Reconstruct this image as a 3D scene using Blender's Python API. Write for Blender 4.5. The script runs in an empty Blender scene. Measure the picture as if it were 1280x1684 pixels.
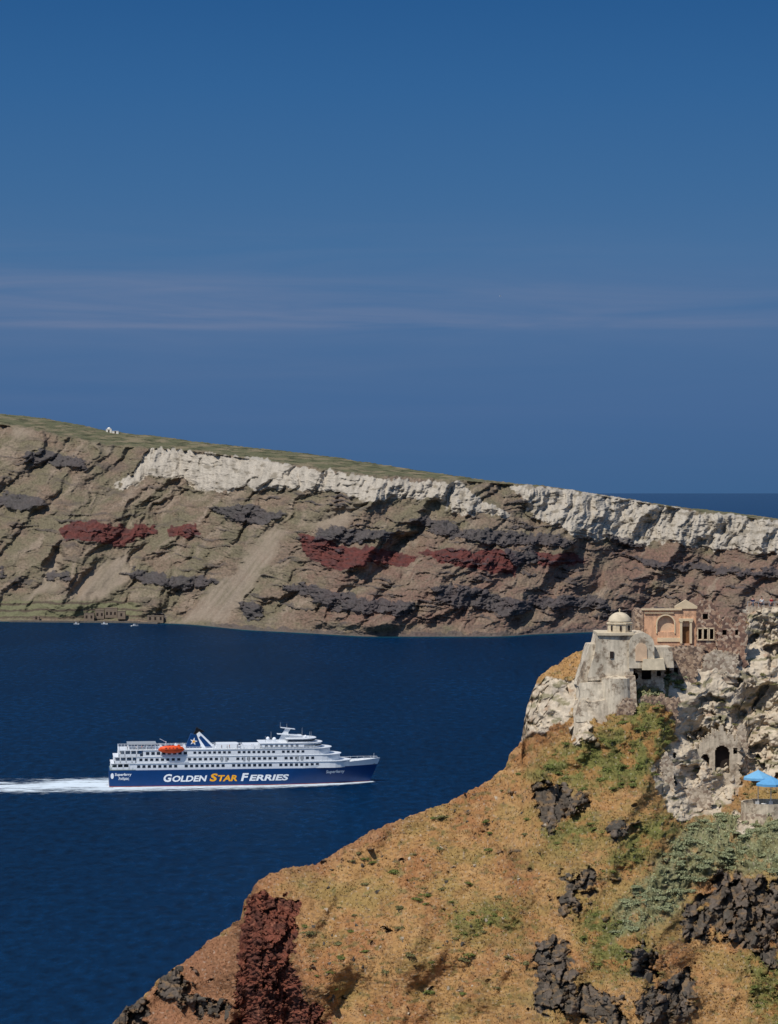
import bpy, bmesh, math, random
import numpy as np
from mathutils import Vector, Matrix
random.seed(7); rng=np.random.default_rng(7)
scene=bpy.context.scene; COL=scene.collection
F=4400.0; H=131.0; HZ=810.0
def at(px,py,D): return Vector(((px-640)/F*D, D, H-(py-HZ)/F*D))
def S(r,g,b,k=1.0):
    f=lambda c:(c/255/12.92 if c/255<=0.04045 else ((c/255+0.055)/1.055)**2.4)*k
    return np.array([f(r),f(g),f(b)])
# ---------------- noise
def _h(ix,iy,s):
    n=(ix.astype(np.int64)*374761393+iy.astype(np.int64)*668265263+s*974634777)&0xffffffff
    n=((n^(n>>13))*1274126177)&0xffffffff
    n=((n^(n>>16))*2246822519)&0xffffffff
    return ((n^(n>>15))&0xffffff)/float(0x1000000)
def perlin(x,y,s=0):
    x=np.asarray(x,float); y=np.asarray(y,float)
    x0=np.floor(x).astype(np.int64); y0=np.floor(y).astype(np.int64); fx=x-x0; fy=y-y0
    def g(i,j):
        a=_h(x0+i,y0+j,s)*2*np.pi
        return np.cos(a)*(fx-i)+np.sin(a)*(fy-j)
    u=fx*fx*fx*(fx*(fx*6-15)+10); v=fy*fy*fy*(fy*(fy*6-15)+10)
    a=g(0,0)*(1-u)+g(1,0)*u; b=g(0,1)*(1-u)+g(1,1)*u
    return (a*(1-v)+b*v)*1.5
def fbm(x,y,o=4,s=0,ridge=False):
    t=0;a=1;n=0
    for k in range(o):
        p=perlin(x*2**k+k*17.3,y*2**k-k*9.1,s+k)
        if ridge: p=1-2*np.abs(p)
        t=t+a*p;n+=a;a*=.5
    return t/n
def worley(x,y,s=0):
    x=np.asarray(x,float); y=np.asarray(y,float)
    x0=np.floor(x).astype(np.int64); y0=np.floor(y).astype(np.int64)
    f1=np.full(x.shape,9.);f2=np.full(x.shape,9.);rid=np.zeros(x.shape);dx=np.zeros(x.shape);dy=np.zeros(x.shape)
    for i in (-1,0,1):
        for j in (-1,0,1):
            cx=x0+i;cy=y0+j
            ax=x-(cx+_h(cx,cy,s));ay=y-(cy+_h(cx,cy,s+1))
            d=np.sqrt(ax*ax+ay*ay); r=_h(cx,cy,s+2)
            m=d<f1
            f2=np.where(m,f1,np.minimum(f2,d)); rid=np.where(m,r,rid);dx=np.where(m,ax,dx);dy=np.where(m,ay,dy);f1=np.where(m,d,f1)
    return f1,f2,rid,dx,dy
def _hf(r,k): return np.modf(r*(977.13*k+13.7))[0]
def rocky(x,y,s=0,crack=.45):
    f1,f2,r,dx,dy=worley(x,y,s)
    g1=_hf(r,1);g2=_hf(r,2)
    return (r-.5)*1.0+(g1-.5)*dx*1.8+(g2-.5)*dy*1.8-crack*np.exp(-(f2-f1)/.07), r
def ss(a,b,x):
    t=np.clip((x-a)/(b-a),0,1); return t*t*(3-2*t)
def polymask(X,Y,poly,soft=4.):
    P=np.array(poly,float); xmin,ymin=P.min(0)-soft*2; xmax,ymax=P.max(0)+soft*2
    out=np.zeros(X.shape); sel=(X>xmin)&(X<xmax)&(Y>ymin)&(Y<ymax)
    if not sel.any(): return out
    x=X[sel];y=Y[sel]; d=np.full(x.shape,1e9); ins=np.zeros(x.shape,bool); n=len(P)
    for i in range(n):
        ax,ay=P[i];bx,by=P[(i+1)%n]; ex=bx-ax;ey=by-ay
        t=np.clip(((x-ax)*ex+(y-ay)*ey)/(ex*ex+ey*ey+1e-9),0,1)
        d=np.minimum(d,np.hypot(x-ax-t*ex,y-ay-t*ey))
        c=((ay>y)!=(by>y)); 
        if by!=ay: ins^=c&(x<ex*(y-ay)/(by-ay)+ax)
    sd=np.where(ins,d,-d); out[sel]=ss(-soft,soft,sd); return out
def pm(X,Y,polys,soft=4.):
    m=np.zeros(X.shape)
    for p in polys: m=np.maximum(m,polymask(X,Y,p,soft))
    return m
def mixc(C,c,m): return C*(1-m[...,None])+np.asarray(c)*m[...,None]
# ---------------- object helpers
def tag(o,label=None,cat=None,group=None,kind=None):
    if label:o['label']=label
    if cat:o['category']=cat
    if group:o['group']=group
    if kind:o['kind']=kind
    return o
def empty(name,loc,label,cat,group=None,rz=0):
    o=bpy.data.objects.new(name,None); COL.objects.link(o); o.location=loc; o.rotation_euler=(0,0,rz); o.empty_display_size=.5
    return tag(o,label,cat,group)
class MB:
    def __init__(s): s.v=[];s.f=[]
    def add(s,vs,fs):
        b=len(s.v); s.v+= [tuple(v) for v in vs]; s.f+=[tuple(i+b for i in f) for f in fs]; return s
    def box(s,c,d,rz=0,taper=1.0):
        x,y,z=[k/2 for k in d]; vs=[]
        for sz in (-1,1):
            t=taper if sz>0 else 1
            for sx,sy in((-1,-1),(1,-1),(1,1),(-1,1)):
                px,py=sx*x*t,sy*y*t
                vs.append((c[0]+px*math.cos(rz)-py*math.sin(rz),c[1]+px*math.sin(rz)+py*math.cos(rz),c[2]+sz*z))
        return s.add(vs,[(3,2,1,0),(4,5,6,7),(0,1,5,4),(1,2,6,5),(2,3,7,6),(3,0,4,7)])
    def tube(s,a,b,r,r2=None,n=8):
        a=Vector(a);b=Vector(b);r2=r if r2 is None else r2
        q=(b-a).to_track_quat('Z','Y'); vs=[]
        for p,rr in((a,r),(b,r2)):
            for k in range(n):
                t=2*math.pi*k/n; vs.append(p+q@Vector((rr*math.cos(t),rr*math.sin(t),0)))
        return s.add(vs,[(k,(k+1)%n,n+(k+1)%n,n+k) for k in range(n)]+[tuple(range(n-1,-1,-1)),tuple(range(n,2*n))])
    def lathe(s,prof,c=(0,0,0),n=24,a0=0,a1=2*math.pi,sx=1,sy=1):
        full=abs(a1-a0-2*math.pi)<1e-6; m=n if full else n+1; vs=[]
        for r,z in prof:
            for k in range(m):
                t=a0+(a1-a0)*k/n; vs.append((c[0]+r*math.cos(t)*sx,c[1]+r*math.sin(t)*sy,c[2]+z))
        fs=[]
        for i in range(len(prof)-1):
            for k in range(n):
                k2=(k+1)%m; fs.append((i*m+k,i*m+k2,(i+1)*m+k2,(i+1)*m+k))
        if full: fs.append(tuple(range((len(prof)-1)*m,len(prof)*m))); fs.append(tuple(range(m-1,-1,-1)))
        return s.add(vs,fs)
    def prism_xz(s,poly,y0,y1):
        n=len(poly); vs=[(x,y0,z) for x,z in poly]+[(x,y1,z) for x,z in poly]
        return s.add(vs,[tuple(range(n)),tuple(range(2*n-1,n-1,-1))]+[(k,n+k,n+(k+1)%n,(k+1)%n) for k in range(n)])
    def prism_xy(s,poly,z0,z1):
        n=len(poly); vs=[(x,y,z0) for x,y in poly]+[(x,y,z1) for x,y in poly]
        return s.add(vs,[tuple(range(n-1,-1,-1)),tuple(range(n,2*n))]+[(k,(k+1)%n,n+(k+1)%n,n+k) for k in range(n)])
    def ell(s,c,r,n=12,m=8):
        prof=[(math.sin(math.pi*i/m)+1e-4,-math.cos(math.pi*i/m)) for i in range(m+1)]
        b=len(s.v); s.lathe(prof,(0,0,0),n)
        for i in range(b,len(s.v)):
            v=s.v[i]; s.v[i]=(c[0]+v[0]*r[0],c[1]+v[1]*r[1],c[2]+v[2]*r[2])
        return s
    def raster(s,x0,x1,z0,z1,y,th,cell,fn,jit=0.0,seed=1):
        nx=max(1,int(round((x1-x0)/cell)));nz=max(1,int(round((z1-z0)/cell)))
        cx=(x1-x0)/nx;cz=(z1-z0)/nz
        occ=[[bool(fn(x0+(i+.5)*cx,z0+(k+.5)*cz)) for k in range(nz)] for i in range(nx)]
        idx={}; R=random.Random(seed); vs=[];fs=[]
        def V(i,k,b):
            if (i,k,b) not in idx:
                j=[(R.random()-.5)*jit for _ in range(3)]
                idx[(i,k,b)]=len(vs); vs.append((x0+i*cx+j[0],y+(th if b else 0)+j[1],z0+k*cz+j[2]))
            return idx[(i,k,b)]
        o=lambda i,k:0<=i<nx and 0<=k<nz and occ[i][k]
        for i in range(nx):
            for k in range(nz):
                if not occ[i][k]: continue
                fs.append((V(i,k,0),V(i+1,k,0),V(i+1,k+1,0),V(i,k+1,0)))
                fs.append((V(i,k+1,1),V(i+1,k+1,1),V(i+1,k,1),V(i,k,1)))
                if not o(i-1,k): fs.append((V(i,k,1),V(i,k,0),V(i,k+1,0),V(i,k+1,1)))
                if not o(i+1,k): fs.append((V(i+1,k,0),V(i+1,k,1),V(i+1,k+1,1),V(i+1,k+1,0)))
                if not o(i,k-1): fs.append((V(i,k,1),V(i+1,k,1),V(i+1,k,0),V(i,k,0)))
                if not o(i,k+1): fs.append((V(i,k+1,0),V(i+1,k+1,0),V(i+1,k+1,1),V(i,k+1,1)))
        return s.add(vs,fs)
    def soft(s,b,t,z0,z1,n=10,jit=.08,seed=3):
        idx={}; vs=[];fs=[]
        def V(i,j,k):
            if (i,j,k) not in idx:
                u,v,w=i/n,j/n,k/n
                xa=b[0]*(1-w)+t[0]*w; xb=b[1]*(1-w)+t[1]*w; ya=b[2]*(1-w)+t[2]*w; yb=b[3]*(1-w)+t[3]*w
                x=xa+(xb-xa)*u;y=ya+(yb-ya)*v;z=z0+(z1-z0)*w
                q=perlin(np.array([x*.4+z*.3]),np.array([y*.4-z*.3]),seed)[0]*jit
                idx[(i,j,k)]=len(vs); vs.append((x+q,y+q*.6,z+q*.5))
            return idx[(i,j,k)]
        for a in range(n):
            for c in range(n):
                fs+= [(V(a,0,c),V(a+1,0,c),V(a+1,0,c+1),V(a,0,c+1)),(V(a,n,c+1),V(a+1,n,c+1),V(a+1,n,c),V(a,n,c)),
                      (V(0,a,c+1),V(0,a+1,c+1),V(0,a+1,c),V(0,a,c)),(V(n,a,c),V(n,a+1,c),V(n,a+1,c+1),V(n,a,c+1)),
                      (V(a,c,n),V(a+1,c,n),V(a+1,c+1,n),V(a,c+1,n)),(V(a,c+1,0),V(a+1,c+1,0),V(a+1,c,0),V(a,c,0))]
        return s.add(vs,fs)
    def build(s,name,mat,parent=None,smooth=False):
        me=bpy.data.meshes.new(name); me.from_pydata(s.v,[],s.f); me.update()
        if smooth: me.polygons.foreach_set('use_smooth',[True]*len(me.polygons))
        me.materials.append(mat); o=bpy.data.objects.new(name,me); COL.objects.link(o)
        if parent: o.parent=parent
        return o
def grid_mesh(name,P,C,mat,flip=False):
    ny,nx=P.shape[:2]; me=bpy.data.meshes.new(name)
    n=nx*ny; idx=np.arange(n).reshape(ny,nx)
    q=np.stack([idx[:-1,:-1],idx[:-1,1:],idx[1:,1:],idx[1:,:-1]],-1).reshape(-1,4)
    if flip: q=q[:,::-1]
    me.vertices.add(n); me.vertices.foreach_set('co',P.reshape(-1).astype(np.float32))
    me.loops.add(q.size); me.loops.foreach_set('vertex_index',np.ascontiguousarray(q).reshape(-1).astype(np.int32))
    me.polygons.add(len(q)); me.polygons.foreach_set('loop_start',np.arange(0,q.size,4,dtype=np.int32))
    me.update(calc_edges=True)
    ca=me.color_attributes.new('Col','FLOAT_COLOR','POINT')
    A=np.ones((n,4),np.float32); A[:,:3]=C.reshape(-1,3); ca.data.foreach_set('color',A.reshape(-1))
    me.materials.append(mat); o=bpy.data.objects.new(name,me); COL.objects.link(o); return o
def tri_mesh(name,V,col,mat,k):
    me=bpy.data.meshes.new(name); me.vertices.add(len(V)); me.vertices.foreach_set('co',V.reshape(-1).astype(np.float32)); me.loops.add(len(V)); me.loops.foreach_set('vertex_index',np.arange(len(V),dtype=np.int32)); me.polygons.add(len(V)//k); me.polygons.foreach_set('loop_start',np.arange(0,len(V),k,dtype=np.int32)); me.update(calc_edges=True)
    ca=me.color_attributes.new('Col','FLOAT_COLOR','POINT'); A_=np.ones((len(V),4),np.float32); A_[:,:3]=np.clip(np.repeat(col,k,0),0,.8); ca.data.foreach_set('color',A_.reshape(-1)); me.materials.append(mat)
    o=bpy.data.objects.new(name,me); COL.objects.link(o); return o
def copy_tree(o,parent=None):
    c=o.copy(); COL.objects.link(c)
    if parent: c.parent=parent
    for ch in list(o.children): copy_tree(ch,c)
    return c
# ---------------- materials
def newmat(name):
    m=bpy.data.materials.new(name); m.use_nodes=True; nt=m.node_tree; b=nt.nodes['Principled BSDF']; return m,nt,b
def mat(name,c,rough=.8,var=.15,scale=2.0,bump=0.0,spec=.2,metal=0,patch=None):
    m,nt,b=newmat(name); L=nt.links.new
    tc=nt.nodes.new('ShaderNodeTexCoord'); n=nt.nodes.new('ShaderNodeTexNoise'); n.inputs['Scale'].default_value=scale; n.inputs['Detail'].default_value=6; n.inputs['Roughness'].default_value=.65
    L(tc.outputs['Object'],n.inputs['Vector'])
    r=nt.nodes.new('ShaderNodeValToRGB'); c=np.array(c)
    r.color_ramp.elements[0].position=.3;r.color_ramp.elements[1].position=.72
    r.color_ramp.elements[0].color=(*(c*(1-var)),1); r.color_ramp.elements[1].color=(*np.minimum(c*(1+var),.95),1)
    L(n.outputs['Fac'],r.inputs[0]); col=r.outputs[0]
    if patch is not None:
        n2=nt.nodes.new('ShaderNodeTexNoise'); n2.inputs['Scale'].default_value=.75; n2.inputs['Detail'].default_value=8; n2.inputs['Roughness'].default_value=.7; L(tc.outputs['Object'],n2.inputs['Vector'])
        mr=nt.nodes.new('ShaderNodeMapRange'); mr.inputs[1].default_value=.51; mr.inputs[2].default_value=.6; mr.inputs[4].default_value=.8; L(n2.outputs['Fac'],mr.inputs[0])
        v=nt.nodes.new('ShaderNodeTexVoronoi'); v.inputs['Scale'].default_value=4.5; L(tc.outputs['Object'],v.inputs['Vector'])
        r3=nt.nodes.new('ShaderNodeValToRGB'); p=np.array(patch); r3.color_ramp.elements[0].color=(*(p*1.25),1); r3.color_ramp.elements[1].color=(*(p*.45),1); r3.color_ramp.elements[1].position=.7; L(v.outputs['Distance'],r3.inputs[0])
        mx=nt.nodes.new('ShaderNodeMix'); mx.data_type='RGBA'; L(mr.outputs[0],mx.inputs[0]); L(col,mx.inputs[6]); L(r3.outputs[0],mx.inputs[7]); col=mx.outputs[2]
        mp=nt.nodes.new('ShaderNodeMapping'); mp.inputs['Scale'].default_value=(3,3,.35); L(tc.outputs['Object'],mp.inputs[0])
        n3=nt.nodes.new('ShaderNodeTexNoise'); n3.inputs['Scale'].default_value=1; n3.inputs['Detail'].default_value=4; L(mp.outputs[0],n3.inputs['Vector'])
        m3=nt.nodes.new('ShaderNodeMapRange'); m3.inputs[1].default_value=.35; m3.inputs[2].default_value=.65; m3.inputs[3].default_value=.8; m3.inputs[4].default_value=1.1; L(n3.outputs['Fac'],m3.inputs[0])
        vm=nt.nodes.new('ShaderNodeVectorMath'); vm.operation='SCALE'; L(col,vm.inputs[0]); L(m3.outputs[0],vm.inputs['Scale']); col=vm.outputs[0]
    L(col,b.inputs['Base Color'])
    b.inputs['Roughness'].default_value=rough; b.inputs['Specular IOR Level'].default_value=spec; b.inputs['Metallic'].default_value=metal
    if bump:
        bp=nt.nodes.new('ShaderNodeBump'); bp.inputs['Strength'].default_value=.6; bp.inputs['Distance'].default_value=bump
        L(n.outputs['Fac'],bp.inputs['Height']); L(bp.outputs[0],b.inputs['Normal'])
    return m
def mat_rubble(name,cs,scale=3.0,bump=.08):
    m,nt,b=newmat(name); L=nt.links.new
    tc=nt.nodes.new('ShaderNodeTexCoord'); nz=nt.nodes.new('ShaderNodeTexNoise'); nz.inputs['Scale'].default_value=1.0; nz.inputs['Detail'].default_value=5
    L(tc.outputs['Object'],nz.inputs['Vector'])
    v=nt.nodes.new('ShaderNodeTexVoronoi'); v.inputs['Scale'].default_value=scale; L(tc.outputs['Object'],v.inputs['Vector'])
    sp=nt.nodes.new('ShaderNodeSeparateColor'); L(v.outputs['Color'],sp.inputs[0])
    r=nt.nodes.new('ShaderNodeValToRGB'); r.color_ramp.interpolation='CONSTANT'
    r.color_ramp.elements[0].color=(*cs[0],1); r.color_ramp.elements[1].position=1/len(cs); r.color_ramp.elements[1].color=(*cs[1],1)
    for i in range(2,len(cs)):
        e=r.color_ramp.elements.new(i/len(cs)); e.color=(*cs[i],1)
    L(sp.outputs[0],r.inputs[0])
    mx=nt.nodes.new('ShaderNodeMix'); mx.data_type='RGBA'; mx.blend_type='MULTIPLY'; mx.inputs[0].default_value=.6
    L(r.outputs[0],mx.inputs[6])
    r2=nt.nodes.new('ShaderNodeValToRGB'); r2.color_ramp.elements[0].position=.3; r2.color_ramp.elements[1].position=.7
    r2.color_ramp.elements[0].color=(.65,.62,.59,1); r2.color_ramp.elements[1].color=(1.2,1.17,1.12,1)
    L(nz.outputs['Fac'],r2.inputs[0]); L(r2.outputs[0],mx.inputs[7]); L(mx.outputs[2],b.inputs['Base Color'])
    b.inputs['Roughness'].default_value=.95; b.inputs['Specular IOR Level'].default_value=.1
    bp=nt.nodes.new('ShaderNodeBump'); bp.invert=True; bp.inputs['Strength'].default_value=.7; bp.inputs['Distance'].default_value=bump; L(v.outputs['Distance'],bp.inputs['Height']); L(bp.outputs[0],b.inputs['Normal'])
    return m
def mat_attr(name,nscale,bump,amt=.35):
    m,nt,b=newmat(name); L=nt.links.new
    a=nt.nodes.new('ShaderNodeAttribute'); a.attribute_name='Col'
    g=nt.nodes.new('ShaderNodeNewGeometry'); n=nt.nodes.new('ShaderNodeTexNoise'); n.inputs['Scale'].default_value=nscale; n.inputs['Detail'].default_value=5; n.inputs['Roughness'].default_value=.7
    L(g.outputs['Position'],n.inputs['Vector'])
    mr=nt.nodes.new('ShaderNodeMapRange'); mr.inputs[1].default_value=.3;mr.inputs[2].default_value=.7;mr.inputs[3].default_value=1-amt;mr.inputs[4].default_value=1+amt
    L(n.outputs['Fac'],mr.inputs[0])
    vm=nt.nodes.new('ShaderNodeVectorMath'); vm.operation='SCALE'; L(a.outputs['Color'],vm.inputs[0]); L(mr.outputs[0],vm.inputs['Scale']); L(vm.outputs[0],b.inputs['Base Color'])
    if bump:
        bp=nt.nodes.new('ShaderNodeBump'); bp.inputs['Distance'].default_value=bump; bp.inputs['Strength'].default_value=.8
        L(n.outputs['Fac'],bp.inputs['Height']); L(bp.outputs[0],b.inputs['Normal'])
    b.inputs['Roughness'].default_value=1; b.inputs['Specular IOR Level'].default_value=.05
    return m
M={}
M['white']=mat('ship_white',S(218,222,226),.45,.05,.6,0,.4)
M['blue']=mat('hull_blue',S(10,56,108),.35,.10,.3,0,.4)
M['red']=mat('boot_red',S(140,55,45),.6)
M['yellow']=mat('letter_orange',S(240,170,40),.5,.03)
M['lwhite']=mat('letter_white',S(230,234,238),.5,.03)
M['glass']=mat('dark_glass',S(38,48,60),.25,.2,1,0,.5)
M['deck']=mat('deck_green',S(110,125,120),.8)
M['black']=mat('black_paint',S(25,25,28),.5)
M['orange']=mat('lifeboat_orange',S(225,85,40),.45,.08)
M['steel']=mat('grey_steel',S(150,155,160),.5,.1)
M['plaster']=mat('old_plaster',S(202,189,167),.95,.2,1.1,.012,patch=S(148,126,104))
M['plaster2']=mat('dome_plaster',S(200,185,158),.95,.2,1.6,.01)
M['cave']=mat('cave_plaster',S(198,183,160),.95,.25,1.3,.03,patch=S(160,140,118))
M['pink']=mat('pink_plaster',S(216,170,136),.95,.14,.9,.01,patch=S(196,156,128))
M['cream']=mat('cream_trim',S(216,194,160),.9,.12,1.5,.005)
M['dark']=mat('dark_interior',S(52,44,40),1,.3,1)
M['niche']=mat('niche_plaster',S(212,180,148),.95,.15,1.5)
M['rubble']=mat_rubble('rubble_brown',[S(156,132,112),S(128,108,94),S(178,154,130),S(114,98,88),S(192,170,148)],3.4,.03)
M['rubble2']=mat_rubble('rubble_red',[S(150,118,100),S(126,100,88),S(172,142,120),S(190,168,146),S(116,94,84)],3.2,.03)
M['rubblew']=mat_rubble('rubble_pale',[S(184,169,149),S(158,143,126),S(202,188,168),S(146,128,112),S(190,174,152)],3.2,.03)
M['umb']=mat('parasol_blue',S(95,155,198),.8,.1,2)
M['umb2']=mat('parasol_pale_blue',S(115,170,205),.8,.1,2)
M['wood']=mat('wood_brown',S(120,85,55),.7,.2,4)
M['fwhite']=mat('furniture_white',S(225,222,215),.6,.05)
M['whitew']=mat('whitewash',S(225,220,210),.8,.08,2)
M['skin']=mat('skin',S(200,150,125),.6,.05)
for k,c in dict(shirt_navy=(35,45,80),shirt_white=(220,220,215),shirt_red=(170,50,50),trouser_grey=(70,70,78),hair=(45,35,28)).items(): M[k]=mat(k,S(*c),.9,.1,5)
# ---------------- world
w=bpy.data.worlds.new('World'); scene.world=w; w.use_nodes=True; nt=w.node_tree; L=nt.links.new
sun_dir=Vector((-.42,-.50,.95)).normalized()
el=math.asin(sun_dir.z); az=math.atan2(sun_dir.x,sun_dir.y)
bg=nt.nodes['Background']; out=nt.nodes['World Output']
sky=nt.nodes.new('ShaderNodeTexSky'); sky.sky_type='NISHITA'; sky.sun_disc=False; sky.sun_elevation=el; sky.sun_rotation=az; sky.altitude=100; sky.dust_density=.3; sky.ozone_density=2.0
L(sky.outputs[0],bg.inputs[0]); bg.inputs[1].default_value=.12
tc=nt.nodes.new('ShaderNodeTexCoord'); sp=nt.nodes.new('ShaderNodeSeparateXYZ'); L(tc.outputs['Generated'],sp.inputs[0])
mp=nt.nodes.new('ShaderNodeMapping'); mp.inputs['Scale'].default_value=(6,6,75); L(tc.outputs['Generated'],mp.inputs[0])
nz=nt.nodes.new('ShaderNodeTexNoise'); nz.inputs['Scale'].default_value=1.3; nz.inputs['Detail'].default_value=6; nz.inputs['Roughness'].default_value=.55; nz.inputs['Distortion'].default_value=.6; L(mp.outputs[0],nz.inputs['Vector'])
mr=nt.nodes.new('ShaderNodeMapRange'); mr.inputs[1].default_value=0;mr.inputs[2].default_value=.19; L(sp.outputs['Z'],mr.inputs[0])
def ramp(pairs):
    r=nt.nodes.new('ShaderNodeValToRGB'); e=r.color_ramp.elements
    e[0].position=pairs[0][0]; e[0].color=(*pairs[0][1],1); e[1].position=pairs[-1][0]; e[1].color=(*pairs[-1][1],1)
    for p,c in pairs[1:-1]:
        q=e.new(p); q.color=(*c,1)
    return r
stops=[(810,(62,98,140)),(760,(65,100,143)),(680,(69,103,147)),(600,(72,106,149)),(520,(74,109,152)),(420,(70,110,154)),(300,(61,105,152)),(150,(50,98,149)),(0,(40,89,142))]
cr=ramp([(min(1,(810-y)/F/.19),tuple(S(*c))) for y,c in stops]); L(mr.outputs[0],cr.inputs[0])
band=ramp([(.10,(.05,)*3),(.28,(.15,)*3),(.318,(.3,)*3),(.326,(1.,)*3),(.375,(.85,)*3),(.44,(.25,)*3),(.56,(0,)*3)]); L(mr.outputs[0],band.inputs[0])
nr=nt.nodes.new('ShaderNodeMapRange'); nr.inputs[1].default_value=.32; nr.inputs[2].default_value=.72; L(nz.outputs['Fac'],nr.inputs[0])
ml=nt.nodes.new('ShaderNodeMath'); ml.operation='MULTIPLY'; L(nr.outputs[0],ml.inputs[0]); L(band.outputs[0],ml.inputs[1])
xr=nt.nodes.new('ShaderNodeMapRange'); xr.inputs[1].default_value=-.02; xr.inputs[2].default_value=.14; xr.inputs[3].default_value=.66; xr.inputs[4].default_value=.25; L(sp.outputs['X'],xr.inputs[0])
m2=nt.nodes.new('ShaderNodeMath'); m2.operation='MULTIPLY'; L(xr.outputs[0],m2.inputs[1]); L(ml.outputs[0],m2.inputs[0])
cm=nt.nodes.new('ShaderNodeMix'); cm.data_type='RGBA'; L(m2.outputs[0],cm.inputs[0]); L(cr.outputs[0],cm.inputs[6]); cm.inputs[7].default_value=(*S(126,134,160),1)
bg2=nt.nodes.new('ShaderNodeBackground'); L(cm.outputs[2],bg2.inputs[0]); bg2.inputs[1].default_value=1
f=nt.nodes.new('ShaderNodeMapRange'); f.inputs[1].default_value=.2; f.inputs[2].default_value=.5; L(sp.outputs['Z'],f.inputs[0])
ms=nt.nodes.new('ShaderNodeMixShader'); L(f.outputs[0],ms.inputs[0]); L(bg2.outputs[0],ms.inputs[1]); L(bg.outputs[0],ms.inputs[2]); L(ms.outputs[0],out.inputs[0])
sl=bpy.data.lights.new('sun','SUN'); sl.energy=3.9; sl.angle=math.radians(.5); sl.color=(1,.95,.87)
so=bpy.data.objects.new('sun',sl); COL.objects.link(so); so.rotation_euler=(-sun_dir).to_track_quat('-Z','Y').to_euler()
# ---------------- camera
cd=bpy.data.cameras.new('camera'); co=bpy.data.objects.new('camera',cd); COL.objects.link(co); scene.camera=co
cd.sensor_fit='VERTICAL'; cd.sensor_height=36; cd.lens=F/1684*36; cd.shift_y=-(842-HZ)/1684; cd.clip_end=2e6; cd.clip_start=1
co.location=(0,0,H); co.rotation_euler=(math.radians(90),0,0)
scene.view_settings.view_transform='Standard'
# ---------------- sea
m,nt,b=newmat('sea_water'); L=nt.links.new; nt.nodes.remove(b)
g=nt.nodes.new('ShaderNodeNewGeometry')
def noise(sc,vec,det=4,ro=.6):
    mp=nt.nodes.new('ShaderNodeMapping'); mp.inputs['Scale'].default_value=sc; L(vec,mp.inputs[0])
    n=nt.nodes.new('ShaderNodeTexNoise'); n.inputs['Scale'].default_value=1; n.inputs['Detail'].default_value=det; n.inputs['Roughness'].default_value=ro; L(mp.outputs[0],n.inputs['Vector']); return n
n1=noise((.22,.10,1),g.outputs['Position'],5,.7); n2=noise((.006,.0016,1),g.outputs['Position'],5,.6); n3=noise((.04,.02,1),g.outputs['Position'],3)
ad=nt.nodes.new('ShaderNodeMath'); ad.operation='MULTIPLY_ADD'; L(n3.outputs['Fac'],ad.inputs[0]); ad.inputs[1].default_value=2.0; L(n1.outputs['Fac'],ad.inputs[2])
bp=nt.nodes.new('ShaderNodeBump'); bp.inputs['Strength'].default_value=.9; bp.inputs['Distance'].default_value=.9; L(ad.outputs[0],bp.inputs['Height'])
mr=nt.nodes.new('ShaderNodeMapRange'); mr.inputs[1].default_value=.35; mr.inputs[2].default_value=.65; mr.inputs[3].default_value=.82; mr.inputs[4].default_value=1.2; L(n2.outputs['Fac'],mr.inputs[0])
mr2=nt.nodes.new('ShaderNodeMapRange'); mr2.inputs[1].default_value=.35; mr2.inputs[2].default_value=.65; mr2.inputs[3].default_value=.55; mr2.inputs[4].default_value=1.5; L(n1.outputs['Fac'],mr2.inputs[0])
mm=nt.nodes.new('ShaderNodeMath'); mm.operation='MULTIPLY'; L(mr.outputs[0],mm.inputs[0]); L(mr2.outputs[0],mm.inputs[1])
vs_=nt.nodes.new('ShaderNodeVectorMath'); vs_.operation='SCALE'; vs_.inputs[0].default_value=(.0006,.0138,.043); L(mm.outputs[0],vs_.inputs['Scale'])
df=nt.nodes.new('ShaderNodeBsdfDiffuse'); L(vs_.outputs[0],df.inputs[0])
gl=nt.nodes.new('ShaderNodeBsdfGlossy'); gl.inputs['Roughness'].default_value=.2; gl.inputs[0].default_value=(.7,.88,1,1); L(bp.outputs[0],gl.inputs['Normal'])
lw=nt.nodes.new('ShaderNodeLayerWeight'); fm=nt.nodes.new('ShaderNodeMapRange'); fm.inputs[1].default_value=.955; fm.inputs[2].default_value=1.; fm.inputs[3].default_value=.085; fm.inputs[4].default_value=.42; L(lw.outputs['Facing'],fm.inputs[0])
mx=nt.nodes.new('ShaderNodeMixShader'); L(fm.outputs[0],mx.inputs[0]); L(df.outputs[0],mx.inputs[1]); L(gl.outputs[0],mx.inputs[2]); L(mx.outputs[0],nt.nodes['Material Output'].inputs[0])
ys=np.concatenate([[-3000,-500,50,200],np.geomspace(400,420000,60)])
xs=np.linspace(-1,1,21)
P=np.zeros((len(ys),21,3)); hw=np.maximum(4000,np.abs(ys)*.8)
P[:,:,0]=hw[:,None]*xs[None]; P[:,:,1]=ys[:,None]
sea=grid_mesh('sea',P,np.ones(P.shape),m); tag(sea,'deep blue calm sea with fine ripples filling the caldera','sea',kind='structure')

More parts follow.
